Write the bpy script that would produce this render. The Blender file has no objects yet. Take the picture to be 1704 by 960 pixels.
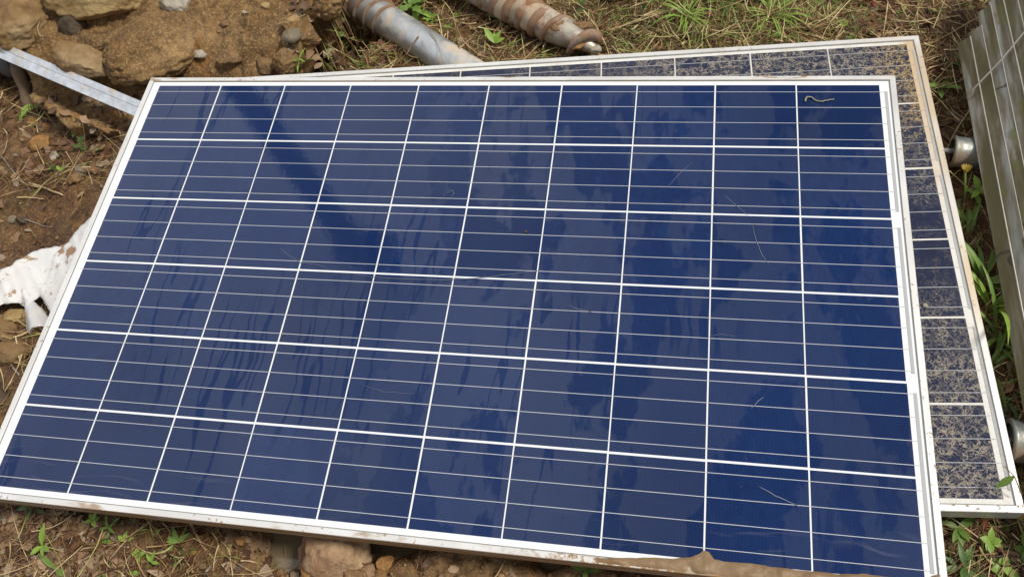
import bpy, math, random
import numpy as np
from mathutils import Vector, Matrix, noise as mn

sc = bpy.context.scene
C = sc.collection
rad = math.radians

# ------------------------------------------------------------------ camera
F, CX, CY = 1394.77, 852.0, 480.0
CP = np.array([0.41536765, -0.73974965, 1.35917591])
RM = np.array([[0.98049008, 0.13038921, -0.1470982],
               [0.04549130, -0.87853117, -0.47551395],
               [-0.19123219, 0.45954502, -0.86732267]])
cam = bpy.data.cameras.new('camera'); co = bpy.data.objects.new('camera', cam); C.objects.link(co)
cam.sensor_width = 36; cam.lens = F / 1704 * 36; cam.clip_end = 300; cam.clip_start = .02
m = Matrix.Identity(4)
for i in range(3):
    m[i][0] = RM[0][i]; m[i][1] = -RM[1][i]; m[i][2] = -RM[2][i]; m[i][3] = CP[i]
co.matrix_world = m
sc.camera = co

# ------------------------------------------------------------------ light
SUN = Vector((0.58, 0.06, 0.80)).normalized()
w = bpy.data.worlds.new('World'); sc.world = w; w.use_nodes = True
nt = w.node_tree; nt.nodes.clear()
o = nt.nodes.new('ShaderNodeOutputWorld'); bg = nt.nodes.new('ShaderNodeBackground')
sky = nt.nodes.new('ShaderNodeTexSky'); sky.sky_type = 'NISHITA'; sky.sun_disc = False
sky.sun_elevation = math.asin(SUN.z); sky.sun_rotation = math.atan2(SUN.x, SUN.y)
sky.dust_density = 3.0; sky.air_density = 1.0
hs = nt.nodes.new('ShaderNodeHueSaturation'); hs.inputs['Saturation'].default_value = .22; hs.inputs['Value'].default_value = 1.0
tc = nt.nodes.new('ShaderNodeTexCoord'); nz = nt.nodes.new('ShaderNodeTexNoise')
nz.inputs['Scale'].default_value = 2.2; nz.inputs['Detail'].default_value = 5; nz.inputs['Roughness'].default_value = .55
mr = nt.nodes.new('ShaderNodeMapRange'); mr.inputs[1].default_value = .35; mr.inputs[2].default_value = .68
mr.inputs[3].default_value = .75; mr.inputs[4].default_value = 1.6
mx = nt.nodes.new('ShaderNodeMix'); mx.data_type = 'RGBA'; mx.blend_type = 'MULTIPLY'; mx.inputs[0].default_value = 1
mg = nt.nodes.new('ShaderNodeMix'); mg.data_type = 'RGBA'; mg.inputs[0].default_value = .55   # overcast veil
mg.inputs[7].default_value = (7.5, 7.6, 7.8, 1)
L = nt.links.new
L(sky.outputs[0], hs.inputs['Color']); L(hs.outputs[0], mg.inputs[6])
L(tc.outputs['Generated'], nz.inputs['Vector']); L(nz.outputs[0], mr.inputs[0])
L(mg.outputs[2], mx.inputs[6]); L(mr.outputs[0], mx.inputs[7]); L(mx.outputs[2], bg.inputs[0]); L(bg.outputs[0], o.inputs[0])
# brighter cloud bank on one side of the sky
dp = nt.nodes.new('ShaderNodeVectorMath'); dp.operation = 'DOT_PRODUCT'; dp.inputs[1].default_value = Vector((-.62, .30, .72)).normalized()
nr = nt.nodes.new('ShaderNodeVectorMath'); nr.operation = 'NORMALIZE'; L(tc.outputs['Generated'], nr.inputs[0]); L(nr.outputs[0], dp.inputs[0])
lb = nt.nodes.new('ShaderNodeMapRange'); lb.interpolation_type = 'SMOOTHSTEP'; lb.inputs[1].default_value = .62; lb.inputs[2].default_value = .97
lb.inputs[3].default_value = .32; lb.inputs[4].default_value = .98; L(dp.outputs['Value'], lb.inputs[0])
m3 = nt.nodes.new('ShaderNodeMix'); m3.data_type = 'RGBA'; m3.blend_type = 'MULTIPLY'; m3.inputs[0].default_value = 1
L(mx.outputs[2], m3.inputs[6]); L(lb.outputs[0], m3.inputs[7]); L(m3.outputs[2], bg.inputs[0])
bg.inputs[1].default_value = .13
sl = bpy.data.lights.new('sun', 'SUN'); sl.energy = 3.0; sl.angle = rad(11); sl.color = (1, .94, .84)
so = bpy.data.objects.new('sun', sl); C.objects.link(so); so.rotation_euler = SUN.to_track_quat('Z', 'Y').to_euler()
so.location = (4, 2, 6)
sc.view_settings.view_transform = 'Standard'; sc.view_settings.look = 'None'
sc.view_settings.gamma = 1; sc.view_settings.use_curve_mapping = False
sc.view_settings.exposure = 0.25
sc.cycles.max_bounces = 6; sc.cycles.diffuse_bounces = 3; sc.cycles.glossy_bounces = 3; sc.cycles.transparent_max_bounces = 8

# ------------------------------------------------------------------ numeric helpers
rng = np.random.default_rng(7)
random.seed(7)

def _h(ix, iy, iz, s):
    n = (ix * 374761393 + iy * 668265263 + iz * 2147483647 + s * 1274126177) & 0xffffffff
    n = ((n ^ (n >> 13)) * 1274126177) & 0xffffffff
    n = ((n ^ (n >> 16)) * 2246822519) & 0xffffffff
    return ((n ^ (n >> 15)) & 0xffffff) / float(0xffffff)

def vn(x, y, z=None, s=0):
    x = np.asarray(x, float); y = np.asarray(y, float); z = np.zeros_like(x) if z is None else np.asarray(z, float)
    ix, iy, iz = (np.floor(a).astype(np.int64) for a in (x, y, z))
    fx, fy, fz = x - ix, y - iy, z - iz
    fx, fy, fz = (a * a * (3 - 2 * a) for a in (fx, fy, fz))
    r = 0
    for a in (0, 1):
        for b in (0, 1):
            for c in (0, 1):
                r = r + _h(ix + a, iy + b, iz + c, s) * (fx if a else 1 - fx) * (fy if b else 1 - fy) * (fz if c else 1 - fz)
    return r * 2 - 1

def fbm(x, y, z=None, f=1., o=4, s=0, g=.5):
    r = 0; a = 1
    for k in range(o):
        r = r + a * vn(np.asarray(x) * f, np.asarray(y) * f, None if z is None else np.asarray(z) * f, s + k * 17); a *= g; f *= 2.03
    return r

def ss(a, b, x):
    t = np.clip((x - a) / (b - a), 0, 1); return t * t * (3 - 2 * t)

def ray(u, v):
    return RM.T @ np.array([(u - CX) / F, (v - CY) / F, 1.0])

def at(u, v, z):
    d = ray(u, v); s = (z - CP[2]) / d[2]; return CP + d * s

def proj(p):
    q = (np.asarray(p) - CP) @ RM.T
    return CX + F * q[..., 0] / q[..., 2], CY + F * q[..., 1] / q[..., 2]

RIM = [at(u, v, -.045 if u > 450 and v < 120 else -.09)[:2] for u, v in [(-420, 40), (-150, 40), (0, 48), (42, 64), (50, 112), (56, 165), (90, 188), (130, 204), (170, 214), (215, 214),
       (290, 200), (420, 150), (488, 116), (502, 98), (513, 76), (509, 60), (530, 44), (553, 16), (560, -30), (590, -140), (560, -330), (-500, -420)]]
RIM = np.array(RIM)

def sdf(x, y, P=RIM):
    x = np.asarray(x, float); y = np.asarray(y, float)
    d = np.full(x.shape, 1e9); ins = np.zeros(x.shape, bool); nx = np.zeros(x.shape); ny = np.zeros(x.shape)
    n = len(P)
    for i in range(n):
        a, b = P[i], P[(i + 1) % n]; e = b - a
        t = np.clip(((x - a[0]) * e[0] + (y - a[1]) * e[1]) / (e @ e), 0, 1)
        dx, dy = x - a[0] - t * e[0], y - a[1] - t * e[1]; dd = np.sqrt(dx * dx + dy * dy)
        k = dd < d; d = np.where(k, dd, d); nx = np.where(k, dx, nx); ny = np.where(k, dy, ny)
        c = ((a[1] > y) != (b[1] > y)) & (x < (b[0] - a[0]) * (y - a[1]) / (b[1] - a[1] + 1e-12) + a[0]); ins ^= c
    sgn = np.where(ins, -1, 1); l = np.maximum(d, 1e-9)
    return d * sgn, nx / l * sgn, ny / l * sgn

PUD = [(at(488, 918, -.17), .05, .06), (at(665, 905, -.17), .06, .04), (at(918, 925, -.17), .035, .03), (at(560, 890, -.17), .10, .05), (at(30, 950, -.14), .0, .1)]
WATER = -.158

def H(x, y):
    """height of the soil"""
    x = np.asarray(x, float); y = np.asarray(y, float)
    h = -.135 + .016 * fbm(x, y, f=2.3, o=3, s=3)
    h = h - .03 * ss(-.75, -1.2, x) - .005 * ss(-.4, -.7, y)
    h = h + .014 * ss(.8, 1.4, x)
    h = h + .010 * fbm(x, y, f=11, o=4, s=9, g=.6)
    clod = np.abs(fbm(x, y, f=30, o=3, s=21)); h = h + .007 * clod * ss(1.6, 1.0, np.hypot(x * .7, y))
    hol = sdf(x, y)[0]; h = h - .085 * ss(.12, .02, hol) * ss(-.72, -.6, x)
    sk = at(60, 430, -.15); h = h - .03 * np.exp(-(((x - sk[0]) / .28) ** 2 + ((y - sk[1]) / .2) ** 2) ** 2)
    # front bank of clay around the puddle
    fr = ss(-.38, -.46, y) * ss(-.45, -.25, x) * ss(.45, .3, x)
    h = h + fr * (.010 + .014 * np.abs(fbm(x, y, f=17, o=4, s=31, g=.65)))
    for p, rx, ry in PUD[:4]:
        h = h - .062 * np.exp(-(((x - p[0]) / rx) ** 2 + ((y - p[1]) / ry) ** 2) ** 1.4)
    # stay below the panels
    inside = ss(.03, -.03, np.maximum(np.abs(x - .1) - .86, np.abs(y - .1) - .5))
    h = np.where(inside > 0, h - inside * np.maximum(0, h + .105), h)
    return h

def HM(x, y):
    """height of the earth bank top"""
    x = np.asarray(x, float); y = np.asarray(y, float)
    h = -.095 + .075 * ss(.53, .64, y) + .17 * np.clip(y - .6, 0, 1.2) + .03 * np.clip(-x - 1.0, 0, 1)
    h = h + .026 * fbm(x, y, f=4.2, o=3, s=41) * ss(.5, .7, y) + .010 * fbm(x, y, f=13, o=5, s=43, g=.62) + .004 * np.abs(fbm(x, y, f=50, o=3, s=47))
    c = at(95, 60, -.02); d = at(235, 85, -.05); e = at(170, 30, 0)
    h = h - .045 * np.exp(-(((x - c[0]) / .06) ** 2 + ((y - c[1]) / .11) ** 2))
    h = h - .025 * np.exp(-(((x - e[0]) / .2) ** 2 + ((y - e[1]) / .03) ** 2))
    r0 = at(252, 191, -.05)[:2]; r1 = at(-60, 58, -.04)[:2]; rl = r1 - r0; ln_ = np.hypot(*rl); ds = np.abs((x - r0[0]) * rl[1] - (y - r0[1]) * rl[0]) / ln_
    h = h - .035 * ss(.075, .03, ds) * ss(-.6, -.7, x)
    h = h + .022 * np.exp(-(((x - d[0]) / .09) ** 2 + ((y - d[1]) / .07) ** 2))
    return h

def top(x, y):
    s = sdf(np.array([x]), np.array([y]))[0][0]
    return float(HM(np.array([x]), np.array([y]))[0]) if s < -.005 else float(H(np.array([x]), np.array([y]))[0])

def on(u, v, dz=0):
    z = -.12
    for _ in range(14):
        p = at(u, v, z); z = .5 * z + .5 * (top(p[0], p[1]) + dz)
    p = at(u, v, z); return Vector(p)

# ------------------------------------------------------------------ object helpers
def link(name, me, parent=None, mat=None):
    ob = bpy.data.objects.new(name, me); C.objects.link(ob)
    if parent: ob.parent = parent
    if mat: me.materials.append(mat)
    return ob

def mesh(name, V, Fc, mat=None, parent=None, smooth=True):
    me = bpy.data.meshes.new(name)
    me.from_pydata([tuple(v) for v in V], [], [tuple(f) for f in Fc])
    me.update()
    if smooth: me.polygons.foreach_set('use_smooth', [True] * len(me.polygons))
    return link(name, me, parent, mat)

def fastmesh(name, V, Q, mat=None, parent=None, smooth=True):
    """V (n,3), Q (m,k) arrays"""
    me = bpy.data.meshes.new(name); V = np.asarray(V, np.float32); Q = np.asarray(Q, np.int32); k = Q.shape[1]
    me.vertices.add(len(V)); me.vertices.foreach_set('co', V.ravel())
    me.loops.add(Q.size); me.loops.foreach_set('vertex_index', Q.ravel())
    me.polygons.add(len(Q)); me.polygons.foreach_set('loop_start', np.arange(0, Q.size, k, dtype=np.int32))
    try: me.polygons.foreach_set('loop_total', np.full(len(Q), k, np.int32))
    except Exception: pass
    me.update(calc_edges=True); me.validate()
    if smooth: me.polygons.foreach_set('use_smooth', np.ones(len(me.polygons), bool))
    return link(name, me, parent, mat)

def tag(ob, label, cat, group=None, kind=None):
    if label: ob['label'] = label
    if cat: ob['category'] = cat
    if group: ob['group'] = group
    if kind: ob['kind'] = kind
    return ob

def empty(name, loc=(0, 0, 0), label=None, cat=None, group=None):
    e = bpy.data.objects.new(name, None); C.objects.link(e); e.location = loc; e.empty_display_size = .05
    return tag(e, label, cat, group)

def grid_faces(nx, ny):
    i = np.arange(nx - 1)[None, :]; j = np.arange(ny - 1)[:, None]
    a = (j * nx + i).ravel(); return np.stack([a, a + 1, a + nx + 1, a + nx], 1)

def tube(pts, r, n=8, cap=True, flat=1.0):
    """tapered tube through pts; r scalar or list. returns V,F"""
    pts = [Vector(p) for p in pts]; r = [r] * len(pts) if np.isscalar(r) else list(r)
    V, Fc = [], []; t0 = (pts[1] - pts[0]).normalized()
    ref = Vector((0, 0, 1)) if abs(t0.z) < .9 else Vector((1, 0, 0))
    for i, p in enumerate(pts):
        t = (pts[min(i + 1, len(pts) - 1)] - pts[max(i - 1, 0)]).normalized()
        a = t.cross(ref).normalized(); b = a.cross(t)
        for k in range(n):
            th = 2 * math.pi * k / n; V.append(p + a * (math.cos(th) * r[i]) + b * (math.sin(th) * r[i] * flat))
    for i in range(len(pts) - 1):
        for k in range(n):
            Fc.append((i * n + k, i * n + (k + 1) % n, (i + 1) * n + (k + 1) % n, (i + 1) * n + k))
    if cap:
        Fc.append(tuple(range(n))[::-1]); Fc.append(tuple(range((len(pts) - 1) * n, len(pts) * n)))
    return V, Fc

class MB:
    def __init__(s): s.V = []; s.F = []
    def add(s, V, Fc):
        n = len(s.V); s.V += [tuple(v) for v in V]; s.F += [tuple(i + n for i in f) for f in Fc]
    def box(s, a, b):
        (x0, y0, z0), (x1, y1, z1) = a, b
        s.add([(x0, y0, z0), (x1, y0, z0), (x1, y1, z0), (x0, y1, z0), (x0, y0, z1), (x1, y0, z1), (x1, y1, z1), (x0, y1, z1)],
              [(0, 3, 2, 1), (4, 5, 6, 7), (0, 1, 5, 4), (1, 2, 6, 5), (2, 3, 7, 6), (3, 0, 4, 7)])
    def build(s, name, mat, parent=None, smooth=False): return mesh(name, s.V, s.F, mat, parent, smooth)

# ------------------------------------------------------------------ material DSL
class N:
    def __init__(s, name):
        s.m = bpy.data.materials.new(name); s.m.use_nodes = True; s.t = s.m.node_tree; s.t.nodes.clear()
        s.out = s.n('ShaderNodeOutputMaterial')
        s.p = s.n('ShaderNodeBsdfPrincipled'); s.l(s.p.outputs[0], s.out.inputs[0])
        s.tc = s.n('ShaderNodeTexCoord'); s.O = s.tc.outputs['Object']; s.geo = None
    def n(s, k): return s.t.nodes.new(k)
    def l(s, a, b): s.t.links.new(a, b)
    def put(s, sock, v):
        if hasattr(v, 'links') or hasattr(v, 'is_linked'): s.l(v, sock)
        elif isinstance(v, (tuple, list)) and len(v) == 3 and sock.type == 'RGBA': sock.default_value = (*v, 1)
        else: sock.default_value = v
    def noise(s, scale, detail=4, rough=.55, vec=None, dist=0, out=0):
        k = s.n('ShaderNodeTexNoise'); k.inputs['Scale'].default_value = scale; k.inputs['Detail'].default_value = detail
        k.inputs['Roughness'].default_value = rough; k.inputs['Distortion'].default_value = dist
        s.l(vec or s.O, k.inputs['Vector']); return k.outputs[out]
    def voro(s, scale, vec=None, feat='F1', out='Distance'):
        k = s.n('ShaderNodeTexVoronoi'); k.feature = feat; k.inputs['Scale'].default_value = scale
        s.l(vec or s.O, k.inputs['Vector']); return k.outputs[out]
    def mapr(s, v, a, b, c=0., d=1., smooth=False):
        k = s.n('ShaderNodeMapRange'); k.interpolation_type = 'SMOOTHSTEP' if smooth else 'LINEAR'
        s.put(k.inputs[0], v)
        for i, q in enumerate((a, b, c, d)): s.put(k.inputs[i + 1], q)
        return k.outputs[0]
    def math(s, op, a, b=0., c=0.):
        k = s.n('ShaderNodeMath'); k.operation = op; s.put(k.inputs[0], a); s.put(k.inputs[1], b); s.put(k.inputs[2], c); return k.outputs[0]
    def mix(s, f, a, b, mode='MIX'):
        k = s.n('ShaderNodeMix'); k.data_type = 'RGBA'; k.blend_type = mode
        s.put(k.inputs[0], f); s.put(k.inputs[6], a); s.put(k.inputs[7], b); return k.outputs[2]
    def ramp(s, v, stops):
        k = s.n('ShaderNodeValToRGB'); e = k.color_ramp.elements
        while len(e) < len(stops): e.new(.5)
        for q, (p, c) in zip(e, stops): q.position = p; q.color = (*c, 1)
        s.put(k.inputs[0], v); return k.outputs[0]
    def sep(s, v=None):
        k = s.n('ShaderNodeSeparateXYZ'); s.l(v or s.O, k.inputs[0]); return k.outputs
    def scale(s, v, sx, sy, sz, loc=(0, 0, 0), rot=(0, 0, 0)):
        k = s.n('ShaderNodeMapping'); k.inputs['Scale'].default_value = (sx, sy, sz); k.inputs['Location'].default_value = loc
        k.inputs['Rotation'].default_value = rot; s.l(v or s.O, k.inputs[0]); return k.outputs[0]
    def warp(s, amt, scale, vec=None):
        nz = s.noise(scale, 3, .5, vec, out=1)
        a = s.n('ShaderNodeVectorMath'); a.operation = 'SUBTRACT'; s.l(nz, a.inputs[0]); a.inputs[1].default_value = (.5, .5, .5)
        b = s.n('ShaderNodeVectorMath'); b.operation = 'SCALE'; s.l(a.outputs[0], b.inputs[0]); b.inputs['Scale'].default_value = amt
        c = s.n('ShaderNodeVectorMath'); c.operation = 'ADD'; s.l(b.outputs[0], c.inputs[0]); s.l(vec or s.O, c.inputs[1]); return c.outputs[0]
    def island(s):
        k = s.n('ShaderNodeNewGeometry'); return k.outputs['Random Per Island']
    def objrand(s):
        k = s.n('ShaderNodeObjectInfo'); return k.outputs['Random']
    def bump(s, h, strength=.5, dist=.002, prev=None):
        k = s.n('ShaderNodeBump'); k.inputs['Strength'].default_value = strength; k.inputs['Distance'].default_value = dist
        s.put(k.inputs['Height'], h)
        if prev: s.l(prev, k.inputs['Normal'])
        return k.outputs[0]
    def set(s, **k):
        names = dict(col='Base Color', rough='Roughness', metal='Metallic', normal='Normal', coat='Coat Weight', cr='Coat Roughness',
                     spec='Specular IOR Level', trans='Transmission Weight', ior='IOR', alpha='Alpha', cn='Coat Normal', sss='Subsurface Weight')
        for a, v in k.items(): s.put(s.p.inputs[names[a]], v)
        return s

# ---- soil
def soil(name, a, b, c, wet=.35, fine=1., front=False):
    M = N(name)
    n1 = M.noise(5, 6, .6); n2 = M.noise(38, 6, .65); n3 = M.noise(160, 4, .7); v = M.voro(85, M.warp(.02, 30))
    col = M.ramp(n1, [(.35, a), (.5, b), (.66, c)])
    if front:      # bare ochre clay in front, greenish moss film behind and at the left
        sp = M.sep(); ww = M.math('MULTIPLY', M.noise(12, 4, .6), .12)
        k = M.math('MULTIPLY', M.mapr(M.math('ADD', sp[0], ww), -.42, -.34), M.mapr(M.math('SUBTRACT', sp[0], ww), .34, .26)); k = M.math('MULTIPLY', k, M.mapr(sp[1], -.40, -.44))
        col = M.mix(k, col, M.ramp(n1, [(.3, (.15, .085, .038)), (.5, (.235, .14, .062)), (.7, (.31, .20, .10))]))
        mo = M.mapr(M.noise(6, 5, .65, M.scale(None, 1, 1, 1, (2, 8, 3))), .54, .66, 0, .6); mo = M.math('MULTIPLY', mo, M.math('SUBTRACT', 1, k)); col = M.mix(mo, col, (.105, .095, .035))
    col = M.mix(M.mapr(n2, .4, .68, 0, .8), col, tuple(x * .45 for x in a))
    col = M.mix(M.mapr(n3, .5, .75, 0, .65), col, tuple(min(1, x * 1.9) for x in c))
    och = M.mapr(M.noise(9, 3, .5, M.scale(None, 1, 1, 1, (3, 7, 1))), .60, .70, 0, .5)
    col = M.mix(och, col, (.30, .135, .035))
    wt = M.mapr(M.noise(7, 3, .5, M.scale(None, 1, 1, 1, (9, 2, 4))), .45, .62)
    h = M.math('ADD', M.math('MULTIPLY', n2, .6), M.math('ADD', M.math('MULTIPLY', n3, .35), M.math('MULTIPLY', v, .25)))
    M.set(col=col, rough=M.mapr(wt, 0, 1, .92, .92 - wet), spec=.35, normal=M.bump(h, 1.0, .009 * fine)); return M.m

soil_m = soil('soil', (.066, .033, .016), (.13, .068, .030), (.20, .115, .05), .45, front=True)
bank_m = soil('bank_clay', (.115, .062, .023), (.215, .125, .049), (.31, .20, .092), .3, fine=.9)
clay_m = soil('clay_lump', (.17, .095, .042), (.25, .15, .07), (.32, .205, .105), .3)

def rockmat(name, a, b, crust=(.24, .13, .05), cr=.5, rough=.75):
    M = N(name); n1 = M.noise(12, 6, .6); n2 = M.noise(70, 5, .7)
    col = M.mix(M.mapr(n1, .35, .65), a, b); col = M.mix(M.mapr(n2, .45, .7, 0, .45), col, tuple(x * .45 for x in a))
    col = M.mix(M.mapr(M.noise(9, 4, .6, M.scale(None, 1, 1, 1, (5, 1, 2))), .40 + (1 - cr) * .16, .56 + (1 - cr) * .16, 0, .92), col, crust)
    M.set(col=col, rough=.9, spec=.25, normal=M.bump(M.math('ADD', M.math('MULTIPLY', n2, .7), n1), 1.0, .010)); return M.m

rk_brown = rockmat('rock_brown', (.19, .115, .052), (.28, .185, .095))
rk_clay = rockmat('rock_clay', (.22, .13, .055), (.36, .26, .15), (.22, .13, .052), .6)
rk_orange = rockmat('rock_orange', (.32, .155, .05), (.38, .22, .09), (.24, .14, .06), .3)
rk_grey = rockmat('rock_grey', (.17, .14, .10), (.27, .23, .165), (.26, .17, .08), .45)
rk_pale = rockmat('rock_pale', (.38, .34, .28), (.47, .42, .34), (.34, .22, .10), .45)
rk_yellow = rockmat('rock_yellow', (.34, .23, .10), (.42, .31, .15), (.3, .17, .07), .4)
rk_pink = rockmat('rock_pink', (.27, .15, .085), (.47, .33, .20), (.20, .095, .05), .35)
rk_dark = rockmat('rock_dark', (.065, .045, .03), (.13, .10, .07), (.14, .09, .05), .4)

def simple(name, col, rough=.6, metal=0., ramp=None, bump=0, spec=.5):
    M = N(name)
    if ramp:
        c = M.ramp(M.island(), ramp); c = M.mix(M.mapr(M.noise(40, 3), .4, .7, 0, .35), c, tuple(x * .5 for x in ramp[0][1]))
    else:
        c = M.mix(M.mapr(M.noise(25, 5, .6), .4, .7, 0, .5), col, tuple(x * .6 for x in col))
    M.set(col=c, rough=rough, metal=metal, spec=spec)
    if bump: M.set(normal=M.bump(M.noise(120, 4, .6), .5, bump))
    return M.m

straw_m = simple('dry_grass', None, .65, ramp=[(0, (.045, .018, .009)), (.35, (.10, .042, .018)), (.62, (.17, .082, .034)), (.85, (.27, .16, .07)), (1, (.14, .13, .04))], spec=.3)
deadleaf_m = simple('dead_leaf', None, .6, ramp=[(0, (.07, .038, .022)), (.35, (.14, .075, .04)), (.65, (.25, .15, .08)), (.9, (.34, .24, .15)), (1, (.22, .19, .15))], spec=.35)
grass_m = simple('grass', None, .5, ramp=[(0, (.10, .14, .025)), (.4, (.15, .22, .035)), (.75, (.24, .32, .06)), (1, (.34, .34, .10))], spec=.4)
pebble_m = simple('pebble', None, .8, ramp=[(0, (.12, .075, .04)), (.35, (.2, .13, .07)), (.6, (.28, .18, .095)), (.8, (.30, .27, .22)), (1, (.4, .26, .12))], bump=.002)
def leafmat(name, a, b):
    M = N(name); n1 = M.noise(60, 4, .6)
    c = M.mix(M.mapr(n1, .35, .7), a, b); c = M.mix(M.mapr(M.island(), 0, 1, 0, .45), c, tuple(x * .55 for x in a))
    M.set(col=c, rough=.45, spec=.4, normal=M.bump(M.noise(200, 2), .3, .001)); M.set(sss=.0)
    tr = M.n('ShaderNodeBsdfTranslucent'); M.l(c, tr.inputs[0]); ms = M.n('ShaderNodeMixShader'); ms.inputs[0].default_value = .3
    M.l(M.p.outputs[0], ms.inputs[1]); M.l(tr.outputs[0], ms.inputs[2]); M.l(ms.outputs[0], M.out.inputs[0]); return M.m
straw_hi = simple('bleached_straw', None, .6, ramp=[(0, (.26, .16, .07)), (.4, (.42, .29, .13)), (.75, (.62, .49, .28)), (1, (.34, .36, .11))], spec=.3)
leaf_bright = leafmat('leaf_bright', (.26, .42, .06), (.34, .50, .10))
leaf_green = leafmat('leaf_green', (.15, .26, .045), (.22, .34, .075))
leaf_dark = leafmat('leaf_dark', (.07, .14, .03), (.12, .20, .045))
leaf_yellow = leafmat('leaf_yellow', (.42, .28, .04), (.50, .38, .09))
leaf_red = leafmat('leaf_red', (.30, .045, .03), (.36, .10, .05))
stem_m = simple('stem', (.26, .19, .07), .6)
twig_m = simple('twig_bark', (.14, .085, .05), .7, bump=.001)
twig_pale = simple('twig_pale', (.50, .37, .20), .6, bump=.0008)
twig_grey = simple('twig_grey', (.30, .27, .22), .7, bump=.001)

# ------------------------------------------------------------------ ground
def axis(a0, a1, step, far, g=1.16):
    c = list(np.arange(a0, a1 + 1e-9, step)); s = step; v = a1
    while v < far: s *= g; v += s; c.append(v)
    s = step; v = a0; lo = []
    while v > -far: s *= g; v -= s; lo.append(v)
    return np.array(lo[::-1] + c)
gx = axis(-1.75, 1.45, .0062, 60); gy = axis(-.85, 1.25, .0062, 60)
X, Y = np.meshgrid(gx, gy); Z = H(X, Y)
g = fastmesh('ground', np.stack([X, Y, Z], -1).reshape(-1, 3), grid_faces(len(gx), len(gy)), soil_m)
tag(g, 'damp brown soil under and around the panels', None, kind='structure')

# earth bank at the upper left, its rim folded under
bx = np.arange(RIM[:, 0].min() - .09, RIM[:, 0].max() + .09, .0062); by = np.arange(RIM[:, 1].min() - .09, RIM[:, 1].max() + .09, .0062)
bx = bx[bx > -2.6]; by = by[by < 1.9]
X, Y = np.meshgrid(bx, by); sd, nx, ny = sdf(X, Y); wob = .012 * fbm(X, Y, f=9, o=4, s=77, g=.6); sd2 = sd + wob
d = np.maximum(sd2 + .03, 0)
fold = np.clip(sd2, 0, None)
Z = HM(X, Y) - .35 * d ** 1.5 * 3 - 1.9 * fold
Xf = X - nx * fold * 1.5; Yf = Y - ny * fold * 1.5
Xf += .006 * fbm(X, Y, Z, f=25, o=3, s=5); Yf += .006 * fbm(X, Y, Z, f=25, o=3, s=6)
q = grid_faces(len(bx), len(by)); keep = (sd2.ravel()[q] < .075).all(1); q = q[keep]
u_, inv = np.unique(q, return_inverse=True)
V = np.stack([Xf, Yf, Z], -1).reshape(-1, 3)[u_]
bank = fastmesh('earth_bank', V, inv.reshape(q.shape), bank_m)
tag(bank, 'brown clay bank with embedded stones behind the panel corner', None, kind='structure')

# water in the hollow under the front edge
M = N('muddy_water'); M.set(col=(.16, .125, .075), rough=.05, spec=.6, normal=M.bump(M.noise(14, 2), .1, .004))
wv = []; wf = []
for k in range(48):
    a = 2 * math.pi * k / 48; wv.append((.02 + .42 * math.cos(a), -.50 + .15 * math.sin(a), WATER))
pud = mesh('puddle', wv, [tuple(range(48))], M.m); tag(pud, 'muddy puddle under the front edge of the upper panel', None, kind='structure')

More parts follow.
